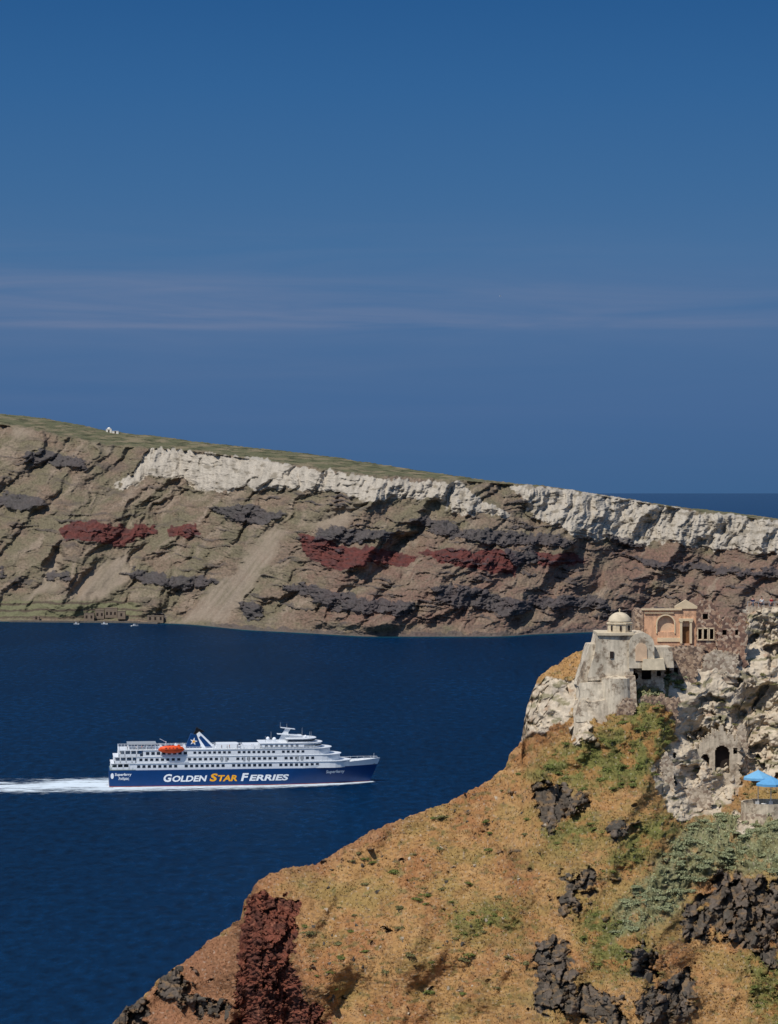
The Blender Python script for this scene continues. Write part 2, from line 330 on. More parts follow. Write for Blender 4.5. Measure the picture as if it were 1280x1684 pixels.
# ---------------- far island
nx,ny=1180,430
pxs=np.linspace(-150,1420,nx); ts=np.linspace(0,1,ny)
PX,T=np.meshgrid(pxs,ts)
I=lambda pts:np.interp(pxs,[p[0] for p in pts],[p[1] for p in pts])
def smooth1(a,sig):
    k=np.arange(-int(3*sig),int(3*sig)+1); g=np.exp(-k*k/2/sig/sig); g/=g.sum(); return np.convolve(np.pad(a,len(k)//2,mode='edge'),g,'valid')
coastS=smooth1(I([(-150,1022),(0,1022),(230,1024),(300,1026),(345,1030),(400,1036),(500,1041),(600,1047),(830,1047),(880,1043),(940,1041),(1010,1038),(1150,1034),(1420,1030)]),12)
coast=coastS+perlin(pxs/25,pxs*0,3)*1.5+perlin(pxs/8,pxs*0,4)*.8
ridgeS=smooth1(I([(-150,672),(0,680),(60,686),(130,698),(190,711),(250,716),(330,727),(500,745),(560,753),(640,766),(700,775),(760,784),(830,793),(900,799),(1000,815),(1080,828),(1130,835),(1200,842),(1280,853),(1420,875)]),10)
ridge=ridgeS+perlin(pxs/30,pxs*0,8)*1.2+perlin(pxs/5,pxs*0,9)*.8
rim=smooth1(I([(-150,700),(0,697),(60,706),(130,722),(200,735),(260,737),(330,743),(450,760),(600,780),(750,789),(850,797),(950,805),(1000,817),(1100,833),(1280,857),(1420,880)]),10)
rim=np.maximum(rim,ridgeS+2)
PY=coast+(ridge-coast)*T
TS=(coastS-PY)/(coastS-ridgeS); TR=np.broadcast_to((coastS-rim)/(coastS-ridgeS),PY.shape)
Yc=H*F/(coastS-HZ); hgt=H-(rim-HZ)/F*(Yc+350)
A=smooth1(hgt*1.6,30)
q=np.clip(TS/TR,0,1)
D=Yc+A*q+420*np.clip((TS-TR)/(1-TR+1e-6),0,1.1)**1.1*np.clip((rim-ridgeS)/18,.1,1)
nwx=fbm(PX/45,PY/45,4,11);nwy=fbm(PX/45,PY/45,4,21); nf=fbm(PX/12,PY/9,3,31)
tooth=fbm(PX/13,PY/90,3,35)
WX=PX+nwx*16+nf*5; WY=PY+nwy*10+nf*4
white=[[(188,803),(215,775),(245,745),(270,734),(330,741),(420,754),(500,768),(600,779),(700,791),(752,790),(742,800),(735,826),(680,822),(600,828),(560,808),(500,804),(430,804),(400,800),(360,810),(320,805),(300,787),(260,782),(235,785),(215,800),(200,806)],
 [(735,826),(740,798),(756,790),(778,815),(800,824),(832,838),(838,850),(800,842),(762,848),(740,842)],
 [(842,796),(900,799),(1000,816),(1100,832),(1200,846),(1280,858),(1430,880),(1430,925),(1280,912),(1200,903),(1130,899),(1100,893),(1060,895),(1020,890),(980,886),(950,882),(925,868),(900,862),(880,848),(862,825)]]
dark=[[(35,748),(60,740),(90,742),(135,755),(142,772),(110,770),(80,764),(40,760)],[(-50,812),(20,812),(70,818),(80,832),(30,838),(-50,838)],[(0,930),(8,945),(0,950)],
 [(340,832),(380,828),(440,838),(468,850),(430,864),(395,858),(370,848)],[(520,868),(560,864),(600,872),(655,874),(650,888),(590,895),(520,886)],
 [(668,856),(700,850),(740,858),(760,870),(830,872),(900,880),(960,888),(930,897),(880,898),(800,893),(740,884),(700,872)],
 [(460,958),(480,956),(540,970),(620,984),(680,988),(682,1002),(650,1010),(610,1010),(560,1002),(510,992),(500,980),(465,978)],
 [(708,962),(740,960),(800,968),(810,974),(860,985),(940,980),(998,985),(1000,1002),(940,1000),(885,1000),(860,1012),(820,1008),(780,1000),(740,1000),(720,985)],
 [(195,942),(220,936),(260,944),(300,945),(355,950),(362,962),(320,968),(280,962),(230,956)],[(390,992),(420,985),(440,1000),(425,1022),(400,1015)],
 [(1010,912),(1080,918),(1150,930),(1280,938),(1420,945),(1420,955),(1280,948),(1160,942),(1080,930)],[(75,940),(110,945),(110,955),(80,950)],
 [(250,1008),(275,1010),(275,1024),(248,1024)],[(840,905),(870,905),(880,925),(850,935)],[(1000,880),(1060,892),(1050,900),(1000,892)]]
red=[[(100,868),(125,855),(200,862),(250,862),(258,872),(225,885),(200,896),(150,893),(105,888)],[(272,868),(320,863),(332,880),(300,888),(275,884)],
 [(488,875),(520,878),(560,895),(600,905),(655,903),(684,915),(668,935),(630,928),(600,930),(560,937),(515,925),(495,905)],
 [(688,908),(730,903),(790,905),(850,905),(862,930),(845,945),(790,940),(720,925)],[(868,908),(945,910),(965,925),(930,930),(880,926)]]
scree=[[(452,862),(474,872),(450,915),(405,985),(372,1024),(300,1022),(340,980),(385,940),(425,890)],[(210,900),(205,950),(168,985),(102,992),(135,955)],[(25,700),(60,706),(50,720),(20,715)],[(150,725),(185,738),(170,745)],[(560,840),(600,832),(560,870),(500,860)],[(60,960),(90,900),(105,905),(95,965),(40,985)]]
rg=fbm(PX/18,PY/6,4,41); rg2=fbm((PX+PY*.3)/12,PY/26,4,45)
def ragged(polys,soft,noise_,amp,lo=.44,hi=.56): return ss(lo,hi,pm(WX,WY+tooth*4,polys,soft)+amp*noise_)
mW=ragged(white,9,rg2,.65); mD=ragged(dark,8,rg,.7); mR=ragged(red,8,rg,.42); mS=pm(WX,PY+nwy*10,scree,8)
pos=np.clip(pm(WX,WY,white+dark+red,14)*8,0,1); mW=mW*pos; mD=mD*pos; mR=mR*pos
mWs=pm(WX,WY,white,9); mDs=pm(WX,WY,dark,6); mRs=pm(WX,WY,red,7)
strat=fbm(PX/75,(PY-PX*.05+nwy*14)/6,5,77)
reg=fbm(PX/120,PY/60,3,78)
dens=np.clip(.3+ss(300,600,PX)*.5+ss(-.2,.3,reg)*.3,0,1)
extraD=ss(.29,.40,strat+.25*reg+.10*(dens-.6))*ss(.02,.1,T)*(PY>rim+25)*(1-mS)*(1-mW)*dens
ct=(coast-PY); mC=(ct<7+8*fbm(PX/20,PX*0,3,40))*ss(330,360,PX)*1.0
mD2=np.clip(np.maximum(mD,extraD*.8),0,1); mD2=np.maximum(mD2,mC*.7)
plat=ss(-3,3,rim-PY+nf*4)
terr=ss(0,6,PY-985)*ss(0,6,1020-PY)*ss(0,20,240-PX+nf*10)
gul=fbm((PX+PY*.9+nwx*30)/100,PY/260,4,51); gul2=fbm((PX+PY*.7+nwx*30)/40,PY/110,4,61); spur=fbm(PX/230,PY*0+3,2,57)
env=ss(0,.10,T)*(1-plat)
D=D-(gul*48+gul2*13*(1-mS)+spur*45)*env*(1-.6*mS)
D=D-(6*mDs+5*mRs+9*mWs+2.5*mD2)*env
D=D-1.6*ss(-.05,.3,strat)*env*(1-mS)
D=D+np.interp(PX,[200,296,330,400],[0,44,6,0])*np.clip(mW+ss(690,740,PY)*ss(800,740,PY)*.5,0,1)*ss(190,215,PX)
flute=fbm((PX+PY*.3+nwx*20)/24,PY/70,4,71); fl2=fbm((PX+PY*.2+nwx*12)/9,PY/90,2,74)
rough_w=.35+.65*ss(650,760,PX)
D=D-(flute*22*rough_w+fl2*6)*mWs
X3=(PX-640)/F*D; Z3=H-(PY-HZ)/F*D
P=np.stack([X3,D,Z3],-1)
def normals(P,sgn):
    gx=np.gradient(P,axis=1); gy=np.gradient(P,axis=0); n=np.cross(gx,gy); n/=np.linalg.norm(n,axis=-1,keepdims=True)+1e-9; return n*sgn
N=normals(P,1); N*=np.sign(-N[...,1:2]+1e-9)
rk,rid=rocky(PX/9,PY/5,5); rk2,_=rocky(PX/4.2,PY/3,9)
sm=fbm((PX+PY*.6)/20,PY/14,5,91)
disp=sm*1.9*(1-.7*plat)*(1-.85*mS)*(1-.6*mW)+(rk*1.3+rk2*.9)*np.clip(mD2+mR*.6+.05,0,1)+rk2*.25*mW+fbm(PX/3,PY/3,2,93)*.8*(1-plat)*(1-.6*mS)
P=P+N*(disp*ss(0,.015,T))[...,None]
base=S(118,102,87)*np.ones(PX.shape+(3,))
C=base; C=mixc(C,S(104,99,79),ss(-.15,.35,fbm(PX/50,PY/30,5,101)+.15-.4*ss(450,700,PX)*ss(880,930,PY))*.75)
C=mixc(C,S(114,88,78),ss(430,560,PX)*ss(860,920,PY)*ss(-.4,.3,fbm(PX/60,PY/25,4,103))*.7)
C=mixc(C,S(138,123,107),ss(.0,.45,fbm((PX+PY*.8+nwx*30)/20,PY/60,5,105))*.7)
speck=fbm(PX/3.2,PY/2.6,2,106); C=C*(1+.36*speck*(1-.5*mS))[...,None]
C=mixc(C,S(80,80,62),ss(.22,.42,fbm(PX/4,PY/3.4,2,108))*.5*(1-plat)*(1-mS))
C=mixc(C,S(88,79,72),ss(.0,.35,strat)*.5*(1-plat)*(1-mS))
C=mixc(C,S(136,123,108),mS*np.clip(.7+.6*fbm((PX+PY*.8)/6,PY/60,3,109),0,1))
pc=mixc(S(96,95,71)*np.ones(C.shape),S(124,113,90),ss(-.1,.3,fbm(PX/40,PY/4,4,111)))
pc=mixc(pc,S(64,66,48),ss(.05,.3,fbm(PX/26,(PY-PX*.13)/1.6,3,113))*.85)
C=mixc(C,pc,plat)
wc=S(172,163,149)*np.ones(C.shape); wc=mixc(wc,S(148,140,127),ss(-.1,.4,fbm((PX+PY*.2)/9,PY/45,5,115))*.75); wc=mixc(wc,S(120,111,96),ss(.12,.4,fbm(PX/22,PY/10,5,117)+.15*(rough_w-.6))*.75)
wc=wc*(1+.14*fbm(PX/4,PY/6,3,118))[...,None]
C=mixc(C,wc,mW*.95)
rc=S(94,52,49)*np.ones(C.shape); rc=mixc(rc,S(74,52,52),ss(-.1,.3,rg)*.7); rc=rc*(1+.4*fbm(PX/6,PY/6,3,121))[...,None]; C=mixc(C,rc,mR*.92)
dc=S(72,69,71)*np.ones(C.shape)*(1+.45*fbm(PX/5,PY/4,3,123))[...,None]; C=mixc(C,dc,mD2*.84)
tl=np.sin((PY+nwy*6+PX*.02)/1.9); C=mixc(C,mixc(S(104,104,78)*np.ones(C.shape),S(76,68,58),ss(.3,.8,tl)),terr*.85)
C=mixc(C,S(96,88,80),ss(2.5,0,ct)*.6)
C=np.clip(C*1.02,.004,.9)
back=[];bc=[]
top=P[-1]
for k in range(1,9):
    r=top.copy(); r[:,1]+=k*110; r[:,2]=top[:,2]*(1-(k/8)**1.3)-3*k; r[:,0]*=(1+.02*k); back.append(r); bc.append(C[-1])
foot=P[0].copy(); foot[:,2]=-12; foot[:,1]-=6
P2=np.concatenate([foot[None],P,np.array(back)],0); C2=np.concatenate([C[:1],C,np.array(bc)],0)
mfar=mat_attr('island_rock',.35,.5,.16)
isl=grid_mesh('island_hillside',P2,C2,mfar); tag(isl,'long volcanic island with white pumice cliffs, red and black rock bands','island',kind='structure')
Pfar=P
def far_at(px,py):
    j=int(np.clip(round((px+150)/1570*(nx-1)),0,nx-1)); t=(coast[j]-py)/(coast[j]-ridge[j]); i=int(np.clip(round(t*(ny-1)),0,ny-1)); return Vector(Pfar[i,j])
wm,nt,b=newmat('shallow_water'); L=nt.links.new; nt.nodes.remove(b)
a=nt.nodes.new('ShaderNodeAttribute'); a.attribute_name='Col'; df=nt.nodes.new('ShaderNodeBsdfDiffuse'); df.inputs[0].default_value=(*S(34,88,102),1); tr=nt.nodes.new('ShaderNodeBsdfTransparent'); mx=nt.nodes.new('ShaderNodeMixShader')
L(a.outputs['Fac'],mx.inputs[0]); L(tr.outputs[0],mx.inputs[1]); L(df.outputs[0],mx.inputs[2]); L(mx.outputs[0],nt.nodes['Material Output'].inputs[0])
rows_=np.linspace(-40,30,12); wv=fbm(pxs/30,pxs*0+9,4,601)
Psh=np.zeros((12,nx,3)); Csh=np.zeros((12,nx,3))
for k,dy in enumerate(rows_):
    yy=Yc+dy; Psh[k,:,0]=(pxs-640)/F*yy; Psh[k,:,1]=yy; Psh[k,:,2]=.06; Csh[k]=(np.clip(ss(-34+wv*14,2,dy*np.ones(nx)),0,1)*np.clip(.4+wv*.6,0,.8))[:,None]
sh=grid_mesh('shallow_water',Psh,Csh,wm); tag(sh,'thin turquoise shallows along the foot of the far island','shallows',kind='structure')
# ---------------- near headland
nx2,ny2=1200,760
qx=np.linspace(60,1440,nx2); QX,T=np.meshgrid(qx,np.linspace(0,1,ny2))
I2=lambda pts:np.interp(qx,[p[0] for p in pts],[p[1] for p in pts])
SIL=[(60,1790),(150,1720),(188,1684),(205,1660),(235,1640),(262,1610),(275,1600),(300,1585),(340,1550),(375,1525),(396,1512),(402,1480),(410,1468),(425,1448),(440,1438),(470,1428),(500,1425),(520,1420),(560,1398),(600,1372),(650,1350),(700,1332),(730,1322),(760,1308),(800,1285),(832,1262),(842,1235),(858,1218),(862,1190),(868,1158),(876,1135),(886,1115),(905,1098),(930,1082),(955,1070),(985,1062),(1000,1070),(1050,1072),(1120,1068),(1175,1064),(1205,1050),(1222,1030),(1232,1008),(1260,1000),(1440,985)]
sil0=I2(SIL); silS=smooth1(sil0,55/1380*nx2)
sil=sil0+(perlin(qx/14,qx*0,200)*3.0+perlin(qx/5,qx*0,201)*2.0)*np.where(qx>1180,.5,1)
BOT=1800.
PY=sil+(BOT-sil)*T
Ds=smooth1(np.interp(qx,[60,385,420,800,1440],[338,338,322,328,332]),8)
nwx=fbm(QX/40,PY/40,4,211);nwy=fbm(QX/40,PY/40,4,221);nf=fbm(QX/11,PY/11,3,231)
WX=QX+nwx*18+nf*6; WY=PY+nwy*18+nf*6
tuff=[[(856,1160),(880,1125),(905,1115),(950,1108),(948,1160),(928,1190),(885,1208),(855,1215)],
 [(1104,1130),(1112,1105),(1165,1088),(1200,1080),(1215,1050),(1228,1000),(1280,985),(1440,970),(1440,1275),(1280,1270),(1230,1276),(1215,1300),(1185,1338),(1125,1352),(1094,1332),(1076,1292),(1083,1250),(1100,1230),(1110,1180)],
 [(935,1195),(965,1185),(972,1218),(945,1226)],[(1205,1330),(1240,1330),(1240,1372),(1215,1370)]]
darkn=[[(880,1290),(905,1282),(930,1295),(965,1310),(960,1332),(930,1340),(915,1358),(885,1345)],[(925,1442),(960,1430),(987,1445),(975,1468),(940,1478)],
 [(885,1560),(905,1536),(930,1560),(940,1600),(965,1622),(1020,1640),(1030,1700),(985,1680),(940,1672),(878,1655)],
 [(1125,1495),(1160,1478),(1175,1436),(1220,1432),(1265,1455),(1290,1450),(1440,1450),(1440,1560),(1280,1555),(1225,1562),(1190,1530),(1160,1552),(1128,1540)],
 [(1038,1565),(1075,1548),(1082,1590),(1060,1618),(1038,1602)],[(1048,1640),(1090,1612),(1130,1592),(1148,1640),(1115,1700),(1060,1700)],
 [(262,1608),(285,1592),(310,1600),(312,1625),(345,1648),(320,1662),(285,1652),(258,1640)],[(185,1668),(212,1640),(250,1640),(245,1672),(230,1700),(170,1710)],
 [(998,1362),(1045,1350),(1040,1374),(1005,1385)],[(912,1490),(935,1480),(955,1492),(930,1505)],[(318,1640),(390,1650),(380,1672),(320,1665)],[(1235,1560),(1280,1565),(1300,1600),(1260,1590)]]
scor=[[(394,1512),(404,1478),(440,1464),(470,1475),(497,1482),(490,1520),(478,1580),(495,1625),(520,1655),(560,1710),(560,1810),(380,1810),(390,1640)]]
green=[[(1045,1120),(1140,1100),(1125,1180),(1098,1250),(1062,1300),(1030,1300),(960,1300),(900,1292),(860,1280),(900,1240),(960,1205),(1012,1190)],[(870,1350),(960,1345),(1020,1380),(930,1400)],[(940,1500),(1010,1490),(1075,1560),(1060,1610),(980,1600)],[(730,1500),(860,1480),(880,1530),(760,1540)],[(1230,1580),(1300,1570),(1300,1690),(1240,1684)],[(1080,1330),(1130,1360),(1060,1430),(980,1440),(1010,1390)]]
sage=[[(1100,1385),(1150,1350),(1190,1335),(1240,1340),(1440,1345),(1440,1445),(1280,1440),(1185,1430),(1150,1455),(1110,1500),(1060,1535),(1008,1545),(1020,1490),(1072,1430)],[(1040,1130),(1080,1105),(1130,1110),(1110,1150),(1060,1165)]]
rn=fbm(QX/20,PY/14,5,233)
def rag2(polys,soft,amp): 
    mm_=pm(WX,WY,polys,soft); return ss(.38,.62,mm_+amp*rn)*np.clip(mm_*8,0,1)
mT=rag2(tuff,12,.5); mK=rag2(darkn,14,1.2); mKs=pm(WX,WY,darkn,22); mRr=rag2(scor,12,.7); mG=pm(WX,WY,green,26); mSg=pm(WX,WY,sage,14)
brown=polymask(WX,WY,[(60,1800),(190,1684),(340,1545),(396,1508),(400,1700),(380,1810)],5)
extK=ss(.36,.46,fbm(QX/24,PY/16,4,240)-.02)*ss(-.2,.2,fbm(QX/150,PY/150,2,241)+.1*ss(800,1000,QX))*.8*(1-mT)
mK=np.maximum(mK,extK*(1-mRr))
dpy=np.gradient(PY,axis=0)
c1=np.cumsum(.045*polymask(QX,PY,[(1130,1100),(1230,990),(1560,980),(1560,1260),(1230,1290),(1120,1310),(1090,1260)],70)*dpy,axis=0)
c1=c1*(1-.95*ss(1280,1430,PY))
D=Ds-.088*(PY-silS)+c1+np.cumsum(.045*pm(QX,PY,scor,14)*dpy,axis=0)
calm=1-.9*polymask(QX,PY,[(900,1000),(1240,960),(1240,1110),(1120,1190),(960,1200),(920,1120)],40)
fl=.35+.65*ss(0,60,PY-sil)
D=D+(fbm(QX/230,PY/230,3,250)*7*fl+fbm((QX+PY*.5)/90,PY/150,3,255)*3.2*fl)*calm
rT,iT=rocky((QX+PY*.25)/60+nwx*.9,PY/80+nwy*.9,260,.0)
led=(PY+nwy*26+QX*.12)/30.; lf=led-np.floor(led); ledge=ss(0,.35,lf)*(1-ss(.7,1,lf))
joint=np.exp(-(fbm((QX+PY*.3)/40,PY/70,4,263)/.03)**2)
D=D-(fbm(QX/130,PY/110,4,259)*3.0+rT*1.4+ledge*.5*ss(-.3,.2,rn)-joint*.4)*mT*calm
r1,i1=rocky((QX+PY*.2)/26+nwx*.7,PY/46+nwy*.7,301,.12); r2,i2=rocky(QX/11,PY/17,311,.12); r3,i3=rocky(QX/5.5,PY/5.5,321)
D=D-(.7*mKs+mK*(r1*2.2+r2*.9))
D=D-mRr*(r1*1.0+r2*.4+fbm(QX/12,PY/40,4,262)*1.2)
for cx,cy,rx,ry,dd in [(1150,1205,14,10,2.0),(1262,1150,24,26,2.4),(1215,1180,16,18,1.8),(1180,1232,30,34,2.2),(1135,1275,14,16,1.5),(992,1178,11,12,1.4),(1250,1235,20,20,2.2),(1275,1075,14,18,2),(1208,1120,15,8,1.5),(1240,1050,10,8,1.5),(1170,1150,18,7,1.4)]:
    D=D+dd*ss(1.15,.75,np.hypot((WX-cx)/rx,(WY-cy)/ry))
P=np.stack([(QX-640)/F*D,D,H-(PY-HZ)/F*D],-1)
N=normals(P,1); N*=np.sign(-N[...,1:2]+1e-9)
sgb=fbm(QX/13,PY/10,3,345)
disp=fbm(QX/30,PY/22,4,331)*.32+fbm(QX/9,PY/7,3,335)*.10
disp=disp*(1-.6*mT)+mK*(r3*.10)+mT*(fbm(QX/12,PY/9,4,337)*.16)+mRr*(r3*.25+fbm(QX/5,PY/5,2,339)*.25)
disp=disp+np.maximum(mSg,mG*.6)*(1-mT)*ss(-.1,.4,sgb)*.6
P=P+N*disp[...,None]
C=S(157,121,78)*np.ones(QX.shape+(3,))
big=fbm(QX/90,PY/90,5,351); mid=fbm(QX/26,PY/18,5,353); fine=fbm(QX/4.5,PY/3.6,3,355)
C=mixc(C,S(144,101,66),ss(-.15,.3,big+.3*mid)*.9)
C=mixc(C,S(172,141,99),ss(.0,.45,mid+.2*fine)*.5)
C=mixc(C,S(128,115,68),ss(.0,.35,fbm(QX/110,PY/60,5,357)+.05)*.5)
C=mixc(C,S(94,93,57),ss(.14,.38,fbm(QX/18,PY/10,4,359)+.14*big)*.6)
C=mixc(C,S(104,86,70),ss(.16,.38,fbm(QX/8,PY/6,3,361))*.5)
C=mixc(C,S(132,93,70)*np.ones(C.shape)*(1+.3*fine)[...,None],np.maximum(np.maximum(brown*.85,ss(34,0,PY-sil+nf*20)*ss(380,420,QX)*ss(760,620,QX)*.6),pm(WX,WY,scor,45)*.6))
gc=mixc(S(100,104,58)*np.ones(C.shape),S(80,86,48),ss(-.1,.3,mid)); gc=mixc(gc,S(148,108,66),ss(-.05,.3,fbm(QX/30,PY/20,4,363))*.8)
C=mixc(C,gc,mG*.85)
sc_=mixc(S(116,120,90)*np.ones(C.shape),S(94,98,68),ss(-.1,.3,mid)); sc_=mixc(sc_,S(152,122,82),ss(.15,.4,fbm(QX/26,PY/22,4,365))*.7); C=mixc(C,sc_,mSg*.85)
C=C*(1+.24*fine)[...,None]
C=mixc(C,S(165,152,136),ss(.38,.5,fbm(QX/5,PY/4,2,370))*.5)
tcx=mixc(S(188,174,153)*np.ones(C.shape),S(166,151,131),ss(-.1,.4,fbm(QX/24,PY/12,5,371))*.8); tcx=mixc(tcx,S(148,139,128),ss(.1,.45,fbm(QX/35,PY/35,4,373))*.65); tcx=mixc(tcx,S(150,118,92),ss(.22,.46,fbm(QX/24,PY/10,4,375))*.6)
tcx=tcx*(1+.14*fine+.08*(iT-.5))[...,None]; C=mixc(C,tcx,mT)
veg=ss(.2,.36,fbm(QX/30,PY/12,4,377)+.25*(lf<.2))*mT*.7; C=mixc(C,S(104,100,68),veg)
kc=mixc(S(76,71,65)*np.ones(C.shape),S(104,94,85),ss(.35,.9,i2)*.7); kc=kc*(1+.3*fine)[...,None]; kc=mixc(kc,S(128,104,76),ss(.04,.3,fbm(QX/14,PY/8,3,379))*.6); C=mixc(C,kc,mK*.95)
rc=mixc(S(114,68,54)*np.ones(C.shape),S(84,54,46),ss(-.2,.3,mid)); rc=mixc(rc,S(142,95,75),ss(.1,.4,fbm(QX/7,PY/7,3,381))*.6); C=mixc(C,rc*(1+.35*fine)[...,None],mRr)
C=np.clip(C*1.02,.004,.85)
Pn=P
back=[];bc=[]
for k in range(1,13):
    r=P[0].copy(); r[:,1]+=k*9; r[:,2]=P[0][:,2]-(k/12)**1.25*(P[0][:,2]+6); r[:,0]*=1+.01*k
    nn=fbm(qx/20,qx*0+k*.7,3,400); r[:,1]+=nn*3; back.append(r);bc.append(C[0])
P2=np.concatenate([np.array(back[::-1]),P],0); C2=np.concatenate([np.array(bc),C],0)
mnear=mat_attr('headland_ground',2.2,.12,.2)
hill=grid_mesh('headland_slope',P2,C2,mnear,flip=True); tag(hill,'steep headland of golden dry grass, pale tuff cliff and dark lava rocks','hillside',kind='structure')
def nidx(px,py):
    j=int(np.clip(round((px-60)/1380*(nx2-1)),0,nx2-1)); i=int(np.clip(round((py-sil[j])/(BOT-sil[j])*(ny2-1)),0,ny2-1)); return i,j
def near_at(px,py):
    i,j=nidx(px,py); return Vector(Pn[i,j])
print('terrain ok')
# ---------------- ferry
yaw=math.radians(7)
corner=at(180,1295,1188.5); org=Vector((corner.x,corner.y,0))+Vector((-math.sin(yaw),math.cos(yaw),0))*9.8
ferry=empty('ferry',org,'large blue and white passenger ferry with orange lifeboat, heading right across the strait','ferry',rz=yaw)
HB=9.8
def xb(z): return 117.5+4.5*max(-.2,min(1.1,z/10.))
def hbm(x,z):
    e=xb(z); x0=66+1.0*max(z,0)
    w=HB
    if x>x0:
        t=min(1,(x-x0)/(e-x0)); w=HB*(1-t**(1.9+.09*max(z,0)))
    if x<6: w*=.95+.05*x/6
    return max(w,.06)
def hullpart(name,zlo,zhi,x0,x1,m,nz=5,off=0.,cap=True):
    mb=MB(); nX=70; vs=[];fs=[]
    for k in range(nz+1):
        for side in(-1,1):
            for i in range(nX+1):
                u=i/nX
                xx=x0+(x1-x0)*u
                zt=zhi(xx) if callable(zhi) else zhi; zb=zlo(xx) if callable(zlo) else zlo
                z=zb+(zt-zb)*k/nz; X=x0+(min(x1,xb(z)) -x0)*u
                vs.append((X,side*(hbm(X,z)+off),z))
    n=nX+1
    for k in range(nz):
        for s in (0,1):
            for i in range(nX):
                a=(k*2+s)*n+i;b_=a+1;c=((k+1)*2+s)*n+i+1;d=((k+1)*2+s)*n+i
                fs.append((a,b_,c,d) if s==0 else (d,c,b_,a))
        fs.append(((k*2+1)*n,(k*2)*n,((k+1)*2)*n,((k+1)*2+1)*n))
    if cap:
        for i in range(nX):
            a=(nz*2)*n+i; b2=(nz*2+1)*n+i; fs.append((a,a+1,b2+1,b2))
    mb.add(vs,fs); return mb.build(name,m,ferry)
hullpart('hull',.45,lambda x:7.4+max(0,(x-85)/37)*.6,0,122,M['blue'],6)
hullpart('waterline_stripe',-1.5,.45,0,122,M['red'],2,.0,False)
hullpart('bow_bulwark',lambda x:7.4+max(0,(x-85)/37)*.6,lambda x:8.4+max(0,(x-88)/34)*2.4,86,122.3,M['white'],2,.03,False)
MB().prism_xy([(86,-8.3),(100,-6.5),(112,-3.6),(120,-.8),(120,.8),(112,3.6),(100,6.5),(86,8.3)],8.1,8.3).build('foredeck',M['deck'],ferry)
def plan(x0,x1,hw,rf,n=12):
    pts=[(x0,-hw)]
    for k in range(n+1):
        t=-math.pi/2+math.pi*k/n; pts.append((x1-rf+rf*math.cos(t),hw*math.sin(t)))
    pts.append((x0,hw)); return pts
def block(name,x0,x1,hw,rf,z0,z1,m=None):
    return MB().prism_xy(plan(x0,x1,hw,rf),z0,z1).build(name,m or M['white'],ferry)
block('superstructure',9,108.5,8.9,10,7.42,10.4)
block('superstructure',12,104,8.9,9,10.42,13.3)
block('superstructure',15,99.5,8.8,8,13.32,16.2)
for x0,x1,hw,rf,z in [(.6,109,9.2,10,10.25),(1.8,104.6,9.1,9,13.15),(4.0,100.2,9.05,8,16.1)]:
    block('deck_edge',x0,x1,hw,rf,z,z+.25)
block('aft_deck',.3,12,9.3,.5,7.4,7.7,M['deck'])
for z0,z1,xx in [(7.7,10.25,1.0),(10.6,13.15,2.3),(13.5,16.1,4.3)]:
    mb=MB()
    for s in(-1,1):
        for x in (xx,xx+2.6,xx+5.2,xx+7.8): mb.box((x,s*8.95,(z0+z1)/2),(.5,.25,z1-z0))
        mb.box((xx+4.5,s*9.0,z0+.55),(9.6,.15,1.1))
    for y in(-6,-3,0,3,6): mb.box((xx,y,(z0+z1)/2),(.25,.4,z1-z0))
    mb.box((xx-.2,0,z0+.55),(.15,18.1,1.1))
    mb.build('stern_screen',M['white'],ferry)
cnt=0; port=MB()
rows=[(13,101,2.35,1.35,1.15,8.9,9.0),(14,99,2.4,1.35,1.1,8.9,12.0),(38,95,2.2,1.25,1.0,8.8,14.9)]
for xa,xz,st,ww,hh,hw,zc in rows:
    x=xa
    k=0
    while x<xz-7:
        k+=1
        if k%9!=0 and cnt<90:
            MB().box((x,-hw,zc),(ww,.12,hh)).build('window',M['glass'],ferry); cnt+=1
            port.box((x,hw,zc),(ww,.12,hh))
        x+=st
o=port.build('port_window',M['glass'],ferry); o['kind']='stuff'
for x in (50,52,60,62,84,86): MB().box((x,-8.95,11.9),(.9,.14,2.1)).build('side_door',M['steel'],ferry)
for x in np.arange(17,36,2.4): MB().box((x,-8.8,14.8),(1.5,.12,1.3)).build('promenade_opening',M['glass'],ferry)
mb=MB()
for s in(-1,1):
    for z in(17.0,17.5): mb.box((48,s*8.95,z),(88,.1,.1))
    for x in np.arange(4.2,93,1.5): mb.box((x,s*8.95,16.95),(.1,.1,1.1))
for y in np.arange(-9,9.1,1.5): mb.box((4.2,y,16.95),(.1,.1,1.1))
mb.box((4.2,0,17.5),(.1,18.0,.1)); mb.build('railing',M['lwhite'],ferry)
mb=MB()
for i in range(9):
    t=i/8; x=98+t*23; 
    for s in(-1,1):
        yy=s*(hbm(x,10)-.2 if x<121 else .1); mb.tube((x,yy,9.0+t*1.3),(x,yy,10.4+t*1.1),.06,n=5)
        if i<8:
            x2=x+23/8; t2=(i+1)/8; y2=s*(hbm(x2,10)-.2 if x2<121 else .1); mb.tube((x,yy,10.4+t*1.1),(x2,y2,10.4+t2*1.1),.05,n=5)
mb.build('bow_railing',M['lwhite'],ferry)
block('deck_house',48,58,5.5,1,16.45,18.2); block('deck_house',60,70,6.5,1,16.45,17.8)
for x,y in [(23,-4),(30,2),(33.5,-3),(46.5,-6.5),(59,-6.8),(64,-7.3),(66.5,-7.3)]: MB().box((x,y,17.1),(1.3,1.1,1.4)).tube((x,y,17.8),(x,y,18.3),.35).build('ventilator',M['white'],ferry)
MB().prism_xz([(8,18.6),(21,18.6),(21,18.85),(8,18.85)],-6.5,6.5).build('awning',M['steel'],ferry)
for x in np.arange(8.5,22,4):
    for y in (-6.2,6.2): MB().box((x,y,17.5),(.2,.2,2.2)).build('awning_post',M['white'],ferry)
